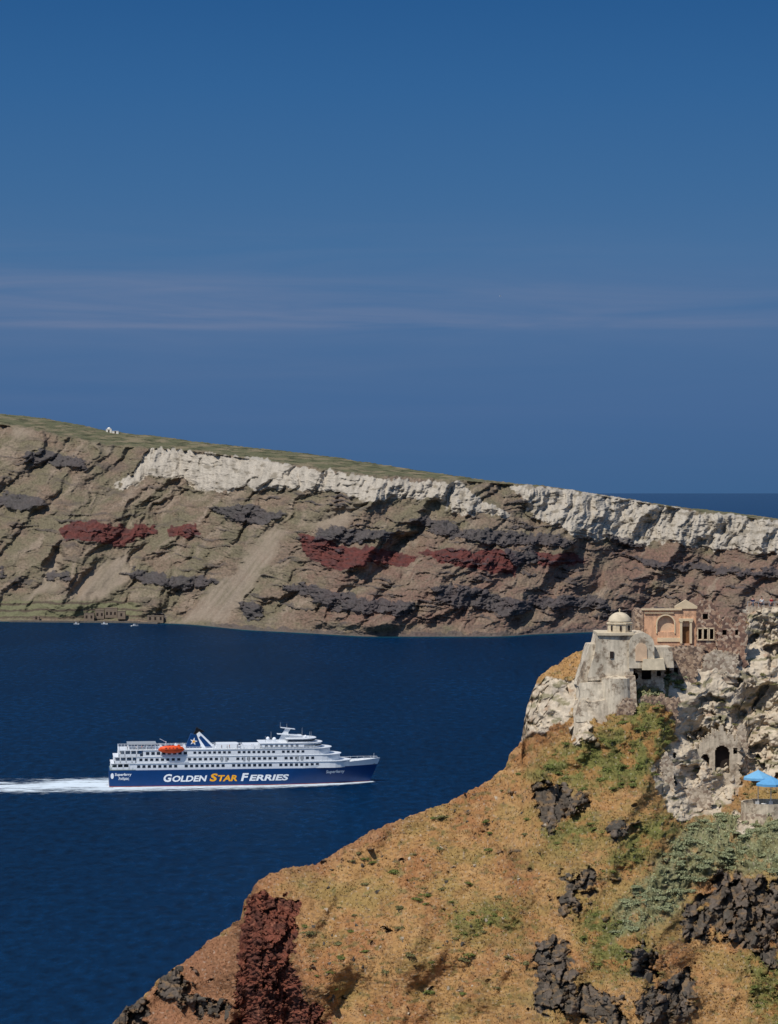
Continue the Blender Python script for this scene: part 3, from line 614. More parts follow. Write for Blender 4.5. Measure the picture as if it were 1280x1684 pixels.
block('bridge_house',68,95.5,8.6,7,16.48,18.5)
block('bridge_deck_edge',67,96,8.9,7,18.5,18.7)
block('wheelhouse',80,92.5,7.6,6,18.7,20.3)
MB().prism_xy(plan(79.8,92.75,7.75,6),19.2,19.95).build('bridge_window',M['glass'],ferry)
block('wheelhouse_roof',79,93.2,8.0,6,20.3,20.55)
MB().prism_xy(plan(87,95.7,8.7,7),17.2,17.8).build('forward_window_band',M['glass'],ferry)
for x in np.arange(70,86,2.3): MB().box((x,-8.6,17.5),(1.2,.12,.8)).build('bridge_house_window',M['glass'],ferry)
mb=MB(); mb.prism_xz([(76,18.7),(82,18.7),(80.4,22.6),(81.6,24.4),(79.4,24.6),(78.0,22.4)],-.9,.9); mb.prism_xz([(75.5,22.0),(86.5,21.4),(86.5,21.65),(75.5,22.25)],-2,2)
mb.prism_xz([(77,24.9),(83.5,24.1),(83.5,24.3),(77,25.1)],-1.6,1.6)
mb.build('mast',M['white'],ferry)
for x,y,z0,z1 in[(77,0,25.0,27.4),(80,1,24.6,26.6),(87,2,20.5,24.6),(90,-3,20.5,23.4),(91,1,20.5,23.0),(73,3,18.7,23.0),(70,-3,18.7,21.5)]: MB().tube((x,y,z0),(x,y,z1),.1,.05,n=6).build('antenna',M['steel'],ferry)
for c,r in[((74,-3,20.0),.9),((88,-3.5,21.2),.6),((71.5,2,19.9),.8)]: MB().ell(c,(r,r,r)).build('satellite_dome',M['lwhite'],ferry,True)
fn=MB().prism_xz([(34.2,16.4),(40.6,16.4),(40.8,18.0),(38.8,22.2),(36.6,22.6)],-2.4,2.4).build('funnel',M['blue'],ferry)
MB().prism_xz([(41.4,16.45),(47.6,16.45),(40.4,23.6),(39.1,22.5)],-2.5,2.5).build('funnel_stripe',M['lwhite'],ferry)
MB().prism_xz([(43.2,16.5),(46.4,16.5),(41.0,22.0),(40.1,21.1)],-2.54,2.54).build('funnel_stripe',M['blue'],ferry)
MB().prism_xz([(37.8,22.5),(39.2,22.7),(42.8,23.6),(39.0,25.6),(38.6,24.0)],-1.2,1.2).build('funnel_top',M['black'],ferry)
def star(cx,cz,R_,r_,y,rot=.2,th=.1):
    p=[(cx+(R_ if k%2==0 else r_)*math.sin(rot+k*math.pi/5),cz+(R_ if k%2==0 else r_)*math.cos(rot+k*math.pi/5)) for k in range(10)]
    return MB().prism_xz(p,y-th,y)
star(37.8,19.3,1.8,.7,-2.42).build('star_emblem',M['lwhite'],ferry)
star(37.8,19.3,.9,.35,-2.56).build('star_emblem',M['yellow'],ferry)
for x in (22.4,32.6): MB().tube((x,-8.6,16.3),(x,-8.9,19.2),.18).tube((x,-8.9,19.2),(x,-10.2,19.3),.15).build('davit',M['white'],ferry)
MB().tube((25.2,-7.5,16.4),(25.2,-7.5,20),.2).tube((25.2,-7.5,19.6),(22.5,-8.8,21.2),.15).build('deck_crane',M['white'],ferry)
MB().box((112,0,8.9),(3,2.4,1.1)).tube((113.5,-2,8.9),(113.5,2,8.9),.6).build('winch',M['steel'],ferry)
MB().tube((119.5,0,8.4),(119.5,0,13),.12,.06).build('bow_mast',M['white'],ferry)
def text_mesh(body,x0,x1,z0,z1,yf,m,name='lettering',shear=.2,bold=.02):
    cu=bpy.data.curves.new('t','FONT'); cu.body=body; cu.size=1; cu.offset=bold; cu.resolution_u=3
    o=bpy.data.objects.new('t',cu); COL.objects.link(o)
    dg=bpy.context.evaluated_depsgraph_get(); me=bpy.data.meshes.new_from_object(o.evaluated_get(dg)); bpy.data.objects.remove(o)
    co_=np.array([v.co[:] for v in me.vertices]); co_[:,0]+=shear*co_[:,1]
    mn=co_.min(0);mx_=co_.max(0)
    for v,c in zip(me.vertices,co_):
        x=x0+(c[0]-mn[0])/(mx_[0]-mn[0])*(x1-x0); z=z0+(c[1]-mn[1])/(mx_[1]-mn[1])*(z1-z0); v.co=(x,yf(x,z),z)
    me.materials.clear(); me.materials.append(m); ob=bpy.data.objects.new(name,me); COL.objects.link(ob); ob.parent=ferry; return ob
yh=lambda x,z:-(hbm(x,z)+.07)
def word(first,rest,x0,x1,m,zb=2.1,big=3.5,small=2.75):
    fw=(x1-x0)/(len(first+rest)*.93)*1.08
    text_mesh(first,x0,x0+fw,zb,zb+big,yh,m,bold=.035); text_mesh(rest,x0+fw+.15,x1,zb,zb+small,yh,m,bold=.035)
X=lambda px:(px-181)/3.66
word('G','OLDEN',X(269),X(340),M['lwhite']); word('S','TAR',X(344),X(389),M['yellow']); word('F','ERRIES',X(395),X(474),M['lwhite'])
text_mesh('Superferry',X(536),X(567),4.4,6.2,yh,M['lwhite'],bold=.02,shear=.1)
text_mesh('Superferry',X(190),X(217),4.7,6.3,yh,M['lwhite'],bold=.02,shear=.1)
text_mesh('\u0386\u03bd\u03b4\u03c1\u03bf\u03c2',X(196),X(213),2.9,4.5,yh,M['lwhite'],bold=.02,shear=0)
p=[( 1.3+.7*math.cos(t),5.0+1.3*math.sin(t)) for t in np.linspace(0,2*math.pi,14)[:-1]]
MB().prism_xz(p,-9.62,-9.5).build('crest_emblem',M['lwhite'],ferry)
LB=org+Matrix.Rotation(yaw,3,'Z')@Vector((27.5,-10.1,16.6))
lb=empty('lifeboat',LB,'orange enclosed lifeboat hanging high on the side of the ferry','lifeboat',rz=yaw)
n=14; vs=[];fs=[]; 
for i in range(n+1):
    u=-1+2*i/n; w=(1-abs(u)**2.6); w=max(w,.04)
    for k in range(9):
        a=-math.pi+math.pi*k/8; vs.append((u*5.9,1.7*w*math.cos(a),1.7*w**.5*math.sin(a)+.15*u*u))
for i in range(n):
    for k in range(8): fs.append((i*9+k,(i+1)*9+k,(i+1)*9+k+1,i*9+k+1))
MB().add(vs,fs).build('hull',M['orange'],lb,True)
vs=[];fs=[]
for i in range(n+1):
    u=-1+2*i/n; w=max(1-abs(u)**3,.03)
    for k in range(9):
        a=math.pi*k/8; vs.append((u*5.6,1.55*w*math.cos(a),.02+1.7*w**.4*math.sin(a)))
for i in range(n):
    for k in range(8): fs.append((i*9+k,i*9+k+1,(i+1)*9+k+1,(i+1)*9+k))
MB().add(vs,fs).build('canopy',M['orange'],lb,True)
MB().box((0,-1.65,.0),(9.6,.12,.25)).build('fender',M['black'],lb)
for x in (-2.4,-.8,.8,2.4): MB().box((x,-1.42,.75),(.7,.15,.3)).build('window',M['glass'],lb)
MB().box((3.3,0,1.75),(1.2,1,.6)).build('steering_cupola',M['orange'],lb)
# ---------------- wake
wm,nt,b=newmat('foam'); L=nt.links.new; nt.nodes.remove(b)
a=nt.nodes.new('ShaderNodeAttribute'); a.attribute_name='Col'
sp=nt.nodes.new('ShaderNodeSeparateColor'); L(a.outputs['Color'],sp.inputs[0])
g=nt.nodes.new('ShaderNodeTexCoord'); mp=nt.nodes.new('ShaderNodeMapping'); mp.inputs['Scale'].default_value=(.16,.40,1); L(g.outputs['Object'],mp.inputs[0])
n=nt.nodes.new('ShaderNodeTexNoise'); n.inputs['Scale'].default_value=1.2;n.inputs['Detail'].default_value=7;n.inputs['Roughness'].default_value=.75; L(mp.outputs[0],n.inputs['Vector'])
ad=nt.nodes.new('ShaderNodeMath'); ad.operation='ADD'; L(sp.outputs[0],ad.inputs[0]); L(n.outputs['Fac'],ad.inputs[1])
mr=nt.nodes.new('ShaderNodeMapRange'); mr.inputs[1].default_value=.84; mr.inputs[2].default_value=1.16; L(ad.outputs[0],mr.inputs[0])
df=nt.nodes.new('ShaderNodeBsdfDiffuse'); df.inputs[0].default_value=(.62,.7,.76,1); tr=nt.nodes.new('ShaderNodeBsdfTransparent'); mx=nt.nodes.new('ShaderNodeMixShader')
L(mr.outputs[0],mx.inputs[0]); L(tr.outputs[0],mx.inputs[1]); L(df.outputs[0],mx.inputs[2]); L(mx.outputs[0],nt.nodes['Material Output'].inputs[0])
gx,gy=np.meshgrid(np.linspace(-120,130,620),np.linspace(-60,50,240))
hbw=np.interp(gx,[-120,0,70,95,112,118,126],[16,9.5,9.8,7.5,2.5,0,0])
out_=np.abs(gy)-hbw
bowf=np.exp(-(np.clip(out_,0,99)/np.interp(gx,[0,60,90,118],[26,21,14,5]))**2)*ss(122,117,gx)*np.interp(gx,[-120,0,40,85,100,118],[.1,.68,.63,.63,.7,.78])
st=np.exp(-(np.abs(gy)/np.interp(gx,[-120,0],[34,18]))**4)*ss(3,-2,gx)*np.interp(gx,[-120,-50,-8,0],[.54,.57,.70,.8])
core=np.exp(-((gy-2)/6.5)**2)*ss(2,-4,gx)*np.interp(gx,[-120,0],[.66,.85])
foam=np.maximum.reduce([bowf,st,core])+.45*fbm(gx/26,gy/4.5,4,500)*(st>.1)+.16*fbm(gx/9,gy/4,3,501)*(bowf>.1)
foam=np.where(out_>np.interp(gx,[-120,0,126],[30,28,12]),0,foam)
Pw=np.stack([gx,gy,.12+0*gx],-1); Cw=np.repeat(np.clip(foam,0,1)[...,None],3,-1)
wk=grid_mesh('wake_foam',Pw,Cw,wm); wk.location=org; wk.rotation_euler=(0,0,yaw); tag(wk,'white foam wake trailing behind and along the ferry','foam',kind='stuff')
# ---------------- people
def skin_mesh(name,verts,edges,rad,sub=1):
    bm=bmesh.new(); ly=bm.verts.layers.skin.verify(); vs=[bm.verts.new(v) for v in verts]
    for i,v in enumerate(vs): v[ly].radius=(rad[i],rad[i]); v[ly].use_root=(i==0)
    for a,b_ in edges: bm.edges.new((vs[a],vs[b_]))
    me=bpy.data.meshes.new(name); bm.to_mesh(me); bm.free(); o=bpy.data.objects.new(name,me); COL.objects.link(o)
    o.modifiers.new('s','SKIN'); u=o.modifiers.new('u','SUBSURF'); u.levels=sub; u.render_levels=sub
    dg=bpy.context.evaluated_depsgraph_get(); m2=bpy.data.meshes.new_from_object(o.evaluated_get(dg)); bpy.data.objects.remove(o); m2.materials.clear(); return m2
def person(shirt,trouser,arm=0):
    r=bpy.data.objects.new('person',None); COL.objects.link(r)
    v=[(0,0,.95),(0,0,1.15),(0,0,1.38),(0,0,1.5),(0,-.01,1.62),(0,-.01,1.72),
       (-.1,0,.9),(-.11,-.02,.5),(-.11,0,.08),(-.11,-.14,.03),(.1,0,.9),(.12,.02,.5),(.12,.03,.08),(.12,-.11,.03),
       (-.19,0,1.38),(-.24,.02,1.1),(-.22,-.12,.86+arm),(-.2,-.17,.8+arm),(.19,0,1.38),(.25,.02,1.1),(.23,-.08,.86),(.22,-.1,.77)]
    e=[(0,1),(1,2),(2,3),(3,4),(4,5),(0,6),(6,7),(7,8),(8,9),(0,10),(10,11),(11,12),(12,13),(2,14),(14,15),(15,16),(16,17),(2,18),(18,19),(19,20),(20,21)]
    rd=[.13,.12,.13,.05,.09,.08,.08,.055,.04,.03,.08,.055,.04,.03,.055,.042,.03,.035,.055,.042,.03,.035]
    def add(n_,me,m_):
        me.materials.append(m_); o=bpy.data.objects.new(n_,me); COL.objects.link(o); o.parent=r; return o
    add('body',skin_mesh('body',v,e,rd),M['skin'])
    add('shirt',skin_mesh('shirt',[(0,0,.98),(0,0,1.2),(0,0,1.4),(-.2,0,1.38),(-.24,.02,1.18),(.2,0,1.38),(.25,.02,1.18)],[(0,1),(1,2),(2,3),(3,4),(2,5),(5,6)],[.16,.15,.14,.075,.065,.075,.065]),M[shirt])
    add('trousers',skin_mesh('trousers',[(0,0,.96),(-.1,0,.88),(-.11,-.02,.5),(-.11,0,.14),(.1,0,.88),(.12,.02,.5),(.12,.03,.14)],[(0,1),(1,2),(2,3),(0,4),(4,5),(5,6)],[.15,.1,.075,.06,.1,.075,.06]),M[trouser])
    mb=MB(); mb.ell((0,.015,1.71),(.1,.11,.1)); o=mb.build('hair',M['hair'],r,True)
    return r
protos=[person('shirt_navy','trouser_grey'),person('shirt_white','trouser_grey',.15),person('shirt_red','trouser_grey')]
used=[False]*3
def put_person(k,loc,label,group=None,rz=0):
    r=protos[k]
    if used[k]: r=copy_tree(protos[k])
    used[k]=True; r.location=loc; r.rotation_euler=(0,0,rz)
    if 'group' in r: del r['group']
    tag(r,label,'person',group)
RM=Matrix.Rotation(yaw,3,'Z')
# ---------------- clifftop buildings
Dc=near_at(1000,1160).y-1.0; s=Dc/F
print('chapel depth',Dc)
ch=empty('chapel',at(1000,1178,Dc),'small domed stone chapel with weathered grey plaster on the cliff spur','chapel')
lx=lambda px:(px-1000)*s
lz=lambda py:(1178-py)*s
MB().soft((lx(968),lx(1044),1.4,9),(lx(986),lx(1044),1.6,9),lz(1120),lz(1043),14,.2,3).build('wall',M['plaster'],ch)
MB().soft((lx(950),lx(976),2.0,7.5),(lx(972),lx(990),2.3,7.5),lz(1130),lz(1062),10,.25,5).build('buttress',M['plaster'],ch)
MB().soft((lx(948),lx(1018),-.5,6),(lx(956),lx(1014),.7,6),lz(1185),lz(1124),12,.5,6).build('bastion',M['plaster'],ch)
MB().soft((lx(940),lx(1010),-.9,6),(lx(952),lx(1004),-.1,6),lz(1225),lz(1152),12,.6,16).build('bastion_foot',M['cave'],ch)
MB().lathe([(2.2,lz(1215)),(2.05,lz(1150)),(1.85,lz(1116)),(.01,lz(1112))],(lx(1015),1.6,0),22).build('apse',M['plaster'],ch,False)
MB().soft((lx(1030),lx(1050),.3,6),(lx(1030),lx(1046),.6,6),lz(1180),lz(1112),8,.1,8).build('retaining_wall',M['rubblew'],ch)
MB().soft((lx(984),lx(1046),1.3,8.5),(lx(984),lx(1046),1.3,8.5),lz(1046),lz(1042),4,.05,9).build('roof_edge',M['plaster2'],ch)
DRc=(lx(1024),4.0)
MB().lathe([(1.55,0),(1.55,1.15),(1.68,1.2),(1.68,1.34),(1.45,1.4)],(DRc[0],DRc[1],lz(1045)),8,a0=math.pi/8,a1=2*math.pi+math.pi/8).build('drum',M['plaster2'],ch)
for k in range(3):
    t=-math.pi/2+(k-1)*math.pi/4; MB().box((DRc[0]+1.43*math.cos(t),DRc[1]+1.43*math.sin(t),lz(1045)+.72),(.2,.22,.6),t).build('drum_window',M['dark'],ch)
MB().lathe([(1.42*math.cos(a),1.25*math.sin(a)) for a in np.linspace(0,math.pi/2-.02,9)],(DRc[0],DRc[1],lz(1045)+1.38),32).build('dome',M['plaster2'],ch,True)
mb=MB(); mb.tube((DRc[0],DRc[1],lz(1045)+2.55),(DRc[0],DRc[1],lz(1045)+3.05),.07); mb.box((DRc[0],DRc[1],lz(1045)+2.9),(.3,.06,.07)); mb.build('cross',M['cream'],ch)
mb=MB(); poly=[(lx(1036),lz(1100)),(lx(1078),lz(1100)),(lx(1078),lz(1060))]+[(lx(1057)+1.5*math.cos(a),lz(1060)+1.35*math.sin(a)) for a in np.linspace(.1,math.pi-.1,12)]+[(lx(1036),lz(1060))]
mb.prism_xz(poly,1.2,9); mb.build('vaulted_wing',M['plaster'],ch)
mb=MB().prism_xz([(lx(1047),lz(1088)),(lx(1066),lz(1088)),(lx(1066),lz(1068))]+[(lx(1056.5)+.69*math.cos(a),lz(1068)+.69*math.sin(a)) for a in np.linspace(.1,math.pi-.1,8)]+[(lx(1047),lz(1068))],1.1,1.3); mb.build('blind_arch',M['niche'],ch)
MB().box((lx(1008),1.5,lz(1078)),(.45,.3,.8)).build('window',M['dark'],ch)
MB().soft((lx(1078),lx(1112),2.2,7),(lx(1078),lx(1108),2.2,7),lz(1100),lz(1066),6,.1,14).build('side_room',M['plaster'],ch)
MB().soft((lx(1058),lx(1096),.7,3),(lx(1060),lx(1094),.9,3),lz(1102),lz(1084),6,.1,15).build('step_block',M['plaster2'],ch)
Dm=near_at(1110,1072).y-.8; s=Dm/F
mn_=empty('mansion',at(1110,1058,Dm),'roofless peach pink mansion with arched niche, pilastered door and small gable','house')
lx=lambda px:(px-1110)*s
lz=lambda py:(1058-py)*s
rag=lambda x,a,sd:a*perlin(np.array([x*1.3]),np.array([sd*3.7]),sd)[0]+a*.5*perlin(np.array([x*4.1]),np.array([sd*1.7]),sd+1)[0]
def arch(x,z,cx,w_,z0,z1):
    r=w_/2; 
    return abs(x-cx)<r and z0<z<(z1-r) or (z>=z1-r and (x-cx)**2+(z-(z1-r))**2<r*r)
an=(lx(1095),2.1,lz(1040),lz(1012))
MB().raster(lx(1056),lx(1146),lz(1082),lz(1001),0,.5,.11,lambda x,z:not arch(x,z,an[0],an[1],an[2],an[3]) and not (abs(x-lx(1128))<.42 and z<lz(1030) and z>0)).build('front_wall',M['pink'],mn_)
MB().box((an[0],.42,lz(1027)),(2.3,.1,2.4)).build('arched_niche',M['niche'],mn_)
vs=[];fs=[]; nA=24
for k in range(nA+1):
    a=math.pi*k/nA
    for rr,yy in((1.03,-.12),(1.2,-.12),(1.2,.02),(1.03,.02)): vs.append((an[0]+rr*math.cos(a),yy,an[3]-1.05+rr*math.sin(a)))
for k in range(nA):
    for j in range(4): fs.append((k*4+j,k*4+(j+1)%4,(k+1)*4+(j+1)%4,(k+1)*4+j))
mb=MB().add(vs,fs)
mb.box((an[0]-1.12,-.06,lz(1033)),(.14,.14,1.3)); mb.box((an[0]+1.12,-.06,lz(1033)),(.14,.14,1.3)); mb.build('niche_moulding',M['cream'],mn_)
mb=MB(); mb.box((lx(1088),-.1,lz(1002)),(5.0,.3,.22)); mb.box((lx(1084),-.07,lz(1008)),(3.6,.2,.1)); mb.build('cornice',M['cream'],mn_)
d=MB()
for x in (1120,1136): d.box((lx(x),-.18,lz(1040)),(.26,.36,2.7)); d.box((lx(x),-.2,lz(1022)),(.4,.42,.18))
d.box((lx(1128),-.2,lz(1019)),(1.75,.44,.3)); d.build('door_surround',M['cream'],mn_)
MB().box((lx(1128),.3,lz(1044)),(.84,.1,2.1)).build('door',M['wood'],mn_)
MB().prism_xz([(lx(1110),lz(1001)),(lx(1147),lz(1001)),(lx(1147),lz(997)),(lx(1128),lz(986)),(lx(1110),lz(997))],-.15,.4).build('pediment',M['cream'],mn_)
MB().box((lx(1101),-.03,lz(1052)),(3.0,.16,.5)).build('plinth',M['cream'],mn_)
MB().raster(lx(1045),lx(1058),lz(1085),lz(996),-.15,5,.15,lambda x,z:z<lz(1004)+rag(x,.4,3),.015,2).build('side_wall',M['rubble'],mn_)
MB().raster(lx(1048),lx(1222),lz(1085),lz(1000),5.5,.6,.2,lambda x,z:z<np.interp(x,[lx(1048),lx(1150),lx(1180),lx(1222)],[lz(1008),lz(1006),lz(1016),lz(1024)])+rag(x,.7,9),.015,3).build('back_wall',M['rubble'],mn_)
def towerf(x,z):
    top=np.interp(x,[lx(1145),lx(1150),lx(1160),lx(1174),lx(1184)],[lz(1000),lz(988),lz(987),lz(994),lz(1012)])
    if z>top+rag(x,.45,4): return False
    for wx in (1151,1160,1170):
        if abs(x-lx(wx))<.24 and lz(1051)<z<lz(1034): return False
    if abs(x-lx(1160))<.3 and lz(1018)<z<lz(1007): return False
    return True
MB().raster(lx(1145),lx(1184),lz(1085),lz(980),-.3,.6,.11,towerf,.015,5).build('tower_wall',M['rubble2'],mn_)
for wx in (1151,1160,1170):
    mb=MB()
    for dx in(-.29,.29): mb.box((lx(wx)+dx,-.34,lz(1042)),(.11,.14,1.3))
    mb.box((lx(wx),-.34,lz(1033)),(.68,.14,.14)); mb.box((lx(wx),-.36,lz(1052)),(.7,.2,.12)); mb.build('window_frame',M['cream'],mn_)
MB().box((lx(1160),.9,lz(1034)),(2.4,.15,3.6)).build('dark_backing_panel',M['dark'],mn_)  # added dark panel, its colour stands in for shade behind the tower windows
def ruin(name,label,cat,px0,px1,pyb,tops,mat_,D=None,open_=[],th=.7,cell=.13,rz=0,jit=.02,sd=1,ra=.55):
    D=D or near_at((px0+px1)/2,pyb).y-.5; s=D/F; cx=(px0+px1)/2
    e=empty(name,at(cx,pyb,D),label,cat,rz=rz); LX=lambda p:(p-cx)*s; LZ=lambda p:(pyb-p)*s
    tx=[LX(a) for a,_ in tops]; tz=[LZ(b_) for _,b_ in tops]; xa,xb_=LX(px0),LX(px1)
    def fn(x,z):
        if z>np.interp(x,tx,tz)+rag(x+sd*7,ra,sd+20): return False
        if x<xa+.25+rag(z+sd,.4,sd+31) or x>xb_-.25+rag(z-sd,.4,sd+33): return False
        for (ox,oy,ow,oh,ar) in open_:
            c=LX(ox); w_=ow*s; z0=LZ(oy); z1=z0+oh*s
            if ar:
                if arch(x,z,c,w_,z0,z1): return False
            elif abs(x-c)<w_/2 and z0<z<z1: return False
        return True
    MB().raster(LX(px0),LX(px1),-2.2,max(tz)+.8,0,th,cell,fn,jit,sd).build('wall',mat_,e)
    for (ox,oy,ow,oh,ar) in open_:
        MB().box((LX(ox),th+.25,LZ(oy)+oh*s/2),(ow*s*1.2,.3,oh*s*1.15)).build('opening_shade_backing',M['dark'],e)  # solid dark box added behind each opening, interior shade put into its colour
    return e
Rw=M['rubble']
ruin('stone_wall','brown rubble wall stepping up right of the pink mansion tower','wall',1176,1232,1078,[(1176,1034),(1186,1030),(1188,1018),(1200,1016),(1204,1026),(1214,1024),(1218,1008),(1232,1010)],M['rubble2'],D=Dm-.9,open_=[(1192,1045,7,9,False),(1212,1044,6,8,False)],sd=2)
ruin('terrace_wall','long brown retaining wall beneath the pink mansion','wall',1078,1164,1092,[(1078,1066),(1120,1062),(1164,1063)],Rw,sd=3,ra=.25)
ruin('terrace_wall','rubble retaining wall below the broken wall, right of the mansion','wall',1150,1218,1094,[(1150,1078),(1180,1070),(1218,1076)],M['rubblew'],sd=4,ra=.3)
ruin('ruined_house','ruined rubble house with dark doorway, right below the domed chapel','ruin',1043,1098,1132,[(1043,1088),(1060,1084),(1088,1086),(1098,1094)],M['rubblew'],open_=[(1064,1118,16,24,False),(1084,1112,6,9,False)],sd=5,ra=.3)
ruin('stone_wall','rubble garden wall falling to the right of the ruined doorway','wall',1098,1150,1114,[(1098,1088),(1120,1094),(1150,1104)],Rw,sd=6,open_=[(1112,1110,8,12,False)])
ruin('terrace_wall','low rubble wall on the slope under the ruined doorway','wall',1046,1120,1158,[(1046,1146),(1090,1144),(1120,1150)],Rw,sd=12,D=near_at(1083,1158).y-.2)
ruin('cave_house','ruined cave house front with low arched recesses in the tuff cliff','ruin',1132,1222,1274,[(1132,1250),(1144,1230),(1160,1208),(1178,1198),(1200,1206),(1212,1210),(1222,1240)],M['cave'],D=near_at(1178,1274).y+.8,open_=[(1188,1272,24,46,True),(1160,1268,13,28,True),(1210,1240,7,10,False)],sd=7,th=.8,ra=1.2)
ruin('stone_wall','broken pale wall stub left of the ruined cave house','wall',1084,1112,1290,[(1084,1256),(1095,1244),(1104,1250),(1112,1268)],M['rubblew'],sd=8,D=near_at(1098,1290).y+.3)
ruin('stone_wall','brown wall stub right of the ruined cave house','wall',1208,1234,1262,[(1208,1225),(1214,1196),(1226,1192),(1234,1214)],M['rubblew'],sd=9,D=near_at(1220,1262).y+.3)
ruin('stone_wall','low pale rubble wall below the ruined cave house','wall',1108,1176,1322,[(1108,1304),(1130,1298),(1150,1294),(1176,1302)],M['rubblew'],sd=10,D=near_at(1142,1322).y+.3)
ruin('stone_wall','short rubble wall at the foot of the chapel bastion','wall',1012,1048,1182,[(1012,1168),(1030,1152),(1048,1148)],Rw,sd=11,th=.6,D=Dc-.9)
Dv=near_at(1262,1004).y+.5; s=Dv/F
vp=empty('lookout_platform',at(1262,1004,Dv),'walled lookout platform with rail on the top right rim','platform')
LX=lambda p:(p-1262)*s
MB().raster(LX(1228),LX(1310),-1.5,.62,0,.4,.14,lambda x,z:z<.5+rag(x,.1,40),.02,41).build('parapet_wall',M['rubblew'],vp)
MB().box((LX(1270),2.6,-.25),((1310-1228)*s,4.6,.3)).build('floor_slab',M['plaster'],vp)
mb=MB()
for p in range(1230,1310,9): mb.tube((LX(p),.2,.4),(LX(p),.2,1.05),.03,n=5)
mb.tube((LX(1230),.2,1.05),(LX(1308),.2,1.05),.03,n=5); mb.build('railing',M['steel'],vp)
for k,(p,l) in enumerate([(1241,'person in navy shirt at the lookout, nearest the left end'),(1256,'person in white shirt standing at the lookout rail'),(1272,'person in red shirt near the right frame edge at the lookout')]):
    put_person(k,at(p,1004,Dv)+Vector((0,1.6,-.1)),l,rz=.3*k)
for i,x in enumerate([50,52.5,53.6,57,58.2,63.5,8,12,14.5,19]):
    loc=org+RM@Vector((x,-8.2+.5*(i%3),16.4)); put_person(i%3,loc,'passengers standing at the rail of the ferry sun deck','passengers on the ferry sun deck',rz=.4*i)
# ---------------- parasol terrace
ymin=min(near_at(px_,py_).y for px_ in range(1216,1300,6) for py_ in range(1290,1350,6)); Dt=ymin-1.2; s=Dt/F
te=empty('terrace',at(1262,1366,Dt+3),'rounded pale terrace with low white parapet below the parasols','terrace')
MB().lathe([(3.6,-5.5),(3.15,0),(3.0,(1366-1334)*s)],(0,0,0),30).build('stone_base',M['rubblew'],te)
MB().lathe([(3.0,(1366-1334)*s),(3.02,(1366-1318)*s),(2.8,(1366-1318)*s),(2.78,(1366-1331)*s),(.05,(1366-1331)*s)],(0,0,0),30).build('parapet',M['cave'],te)
fz=at(1262,1331,Dt+3).z
def parasol(px,py_top,w_,D,m_,label):
    top=at(px,py_top,D); e=empty('parasol',(top.x,D,fz),label,'parasol'); hh=top.z-fz
    n=8; vs=[(0,0,hh)]+[(w_*math.cos(2*math.pi*k/n+.2),w_*math.sin(2*math.pi*k/n+.2),hh-.85) for k in range(n)]+[(w_*math.cos(2*math.pi*k/n+.2),w_*math.sin(2*math.pi*k/n+.2),hh-1.12) for k in range(n)]
    MB().add(vs,[(0,1+k,1+(k+1)%n) for k in range(n)]+[(1+k,1+n+k,1+n+(k+1)%n,1+(k+1)%n) for k in range(n)]).build('canopy',m_,e)
    MB().tube((0,0,0),(0,0,hh+.1),.045,n=8).build('pole',M['fwhite'],e)
    for k in range(n): MB().tube((0,0,hh-.15),(w_*.95*math.cos(2*math.pi*k/n+.2),w_*.95*math.sin(2*math.pi*k/n+.2),hh-.95),.02,n=4).build('rib',M['fwhite'],e)
    MB().lathe([(.3,0),(.3,.1),(.08,.14)],(0,0,.02),12).build('base',M['steel'],e)
parasol(1247,1266,1.75,Dt+3.6,M['umb2'],'pale blue parasol on the terrace, left and higher of the pair')
parasol(1268,1276,1.75,Dt+1.9,M['umb'],'deeper blue parasol on the terrace, right and lower of the pair')
def chair(loc,rz,label):
    e=empty('chair',loc,label,'chair',rz=rz)
    MB().box((0,0,.42),(.5,.5,.06)).build('seat',M['fwhite'],e); MB().box((0,.24,.72),(.5,.05,.55)).build('backrest',M['fwhite'],e)
    for x in(-.22,.22):
        for y in(-.22,.22): MB().box((x,y,.2),(.05,.05,.4)).build('leg',M['fwhite'],e)
        MB().box((x*1.1,0,.62),(.04,.45,.04)).build('armrest',M['fwhite'],e)
b0=Vector((at(1246,1331,Dt+3).x,Dt+2.2,fz)); chair(b0,.5,'white chair under the parasols, left of the small table'); chair(b0+Vector((1.35,.2,0)),-.6,'white chair under the parasols, right of the small table')
e=empty('table',b0+Vector((.7,.3,0)),'small round white table between the two terrace chairs','table'); MB().lathe([(.35,0),(.35,.04)],(0,0,.7),16).build('tabletop',M['fwhite'],e); MB().tube((0,0,0),(0,0,.7),.04).build('leg',M['steel'],e)
# ---------------- shrubs, rocks, grass
mleaf={}
for k,c in dict(sage=(142,146,110),green=(108,114,62),olive=(118,114,76)).items(): mleaf[k]=mat('leaf_'+k,S(*c),.9,.4,6,0,.1)
def shrub_mesh(seed,n=420):
    r=np.random.default_rng(seed); vs=[];fs=[]
    lumps=[(r.uniform(-.6,.6),r.uniform(-.6,.6),r.uniform(.15,.5),r.uniform(.35,.6)) for _ in range(7)]
    for i in range(n):
        lx_,ly_,lz_,lr=lumps[r.integers(7)]; d=r.normal(size=3); d/=np.linalg.norm(d); d[2]=abs(d[2])
        c=np.array([lx_,ly_,lz_])+d*lr*r.uniform(.7,1.05)*np.array([1,1,.75])
        nn=d+r.normal(size=3)*.45; nn/=np.linalg.norm(nn); a=np.cross(nn,r.normal(size=3));a/=np.linalg.norm(a); b_=np.cross(nn,a)
        sz=r.uniform(.07,.14); k=len(vs); vs+=[c-a*sz,c+b_*sz*.7,c+a*sz,c-b_*sz*.7]; fs.append((k,k+1,k+2,k+3))
    me=bpy.data.meshes.new('foliage'); me.from_pydata([tuple(v) for v in vs],[],fs); return me
sm=[shrub_mesh(i) for i in range(5)]; smm={}
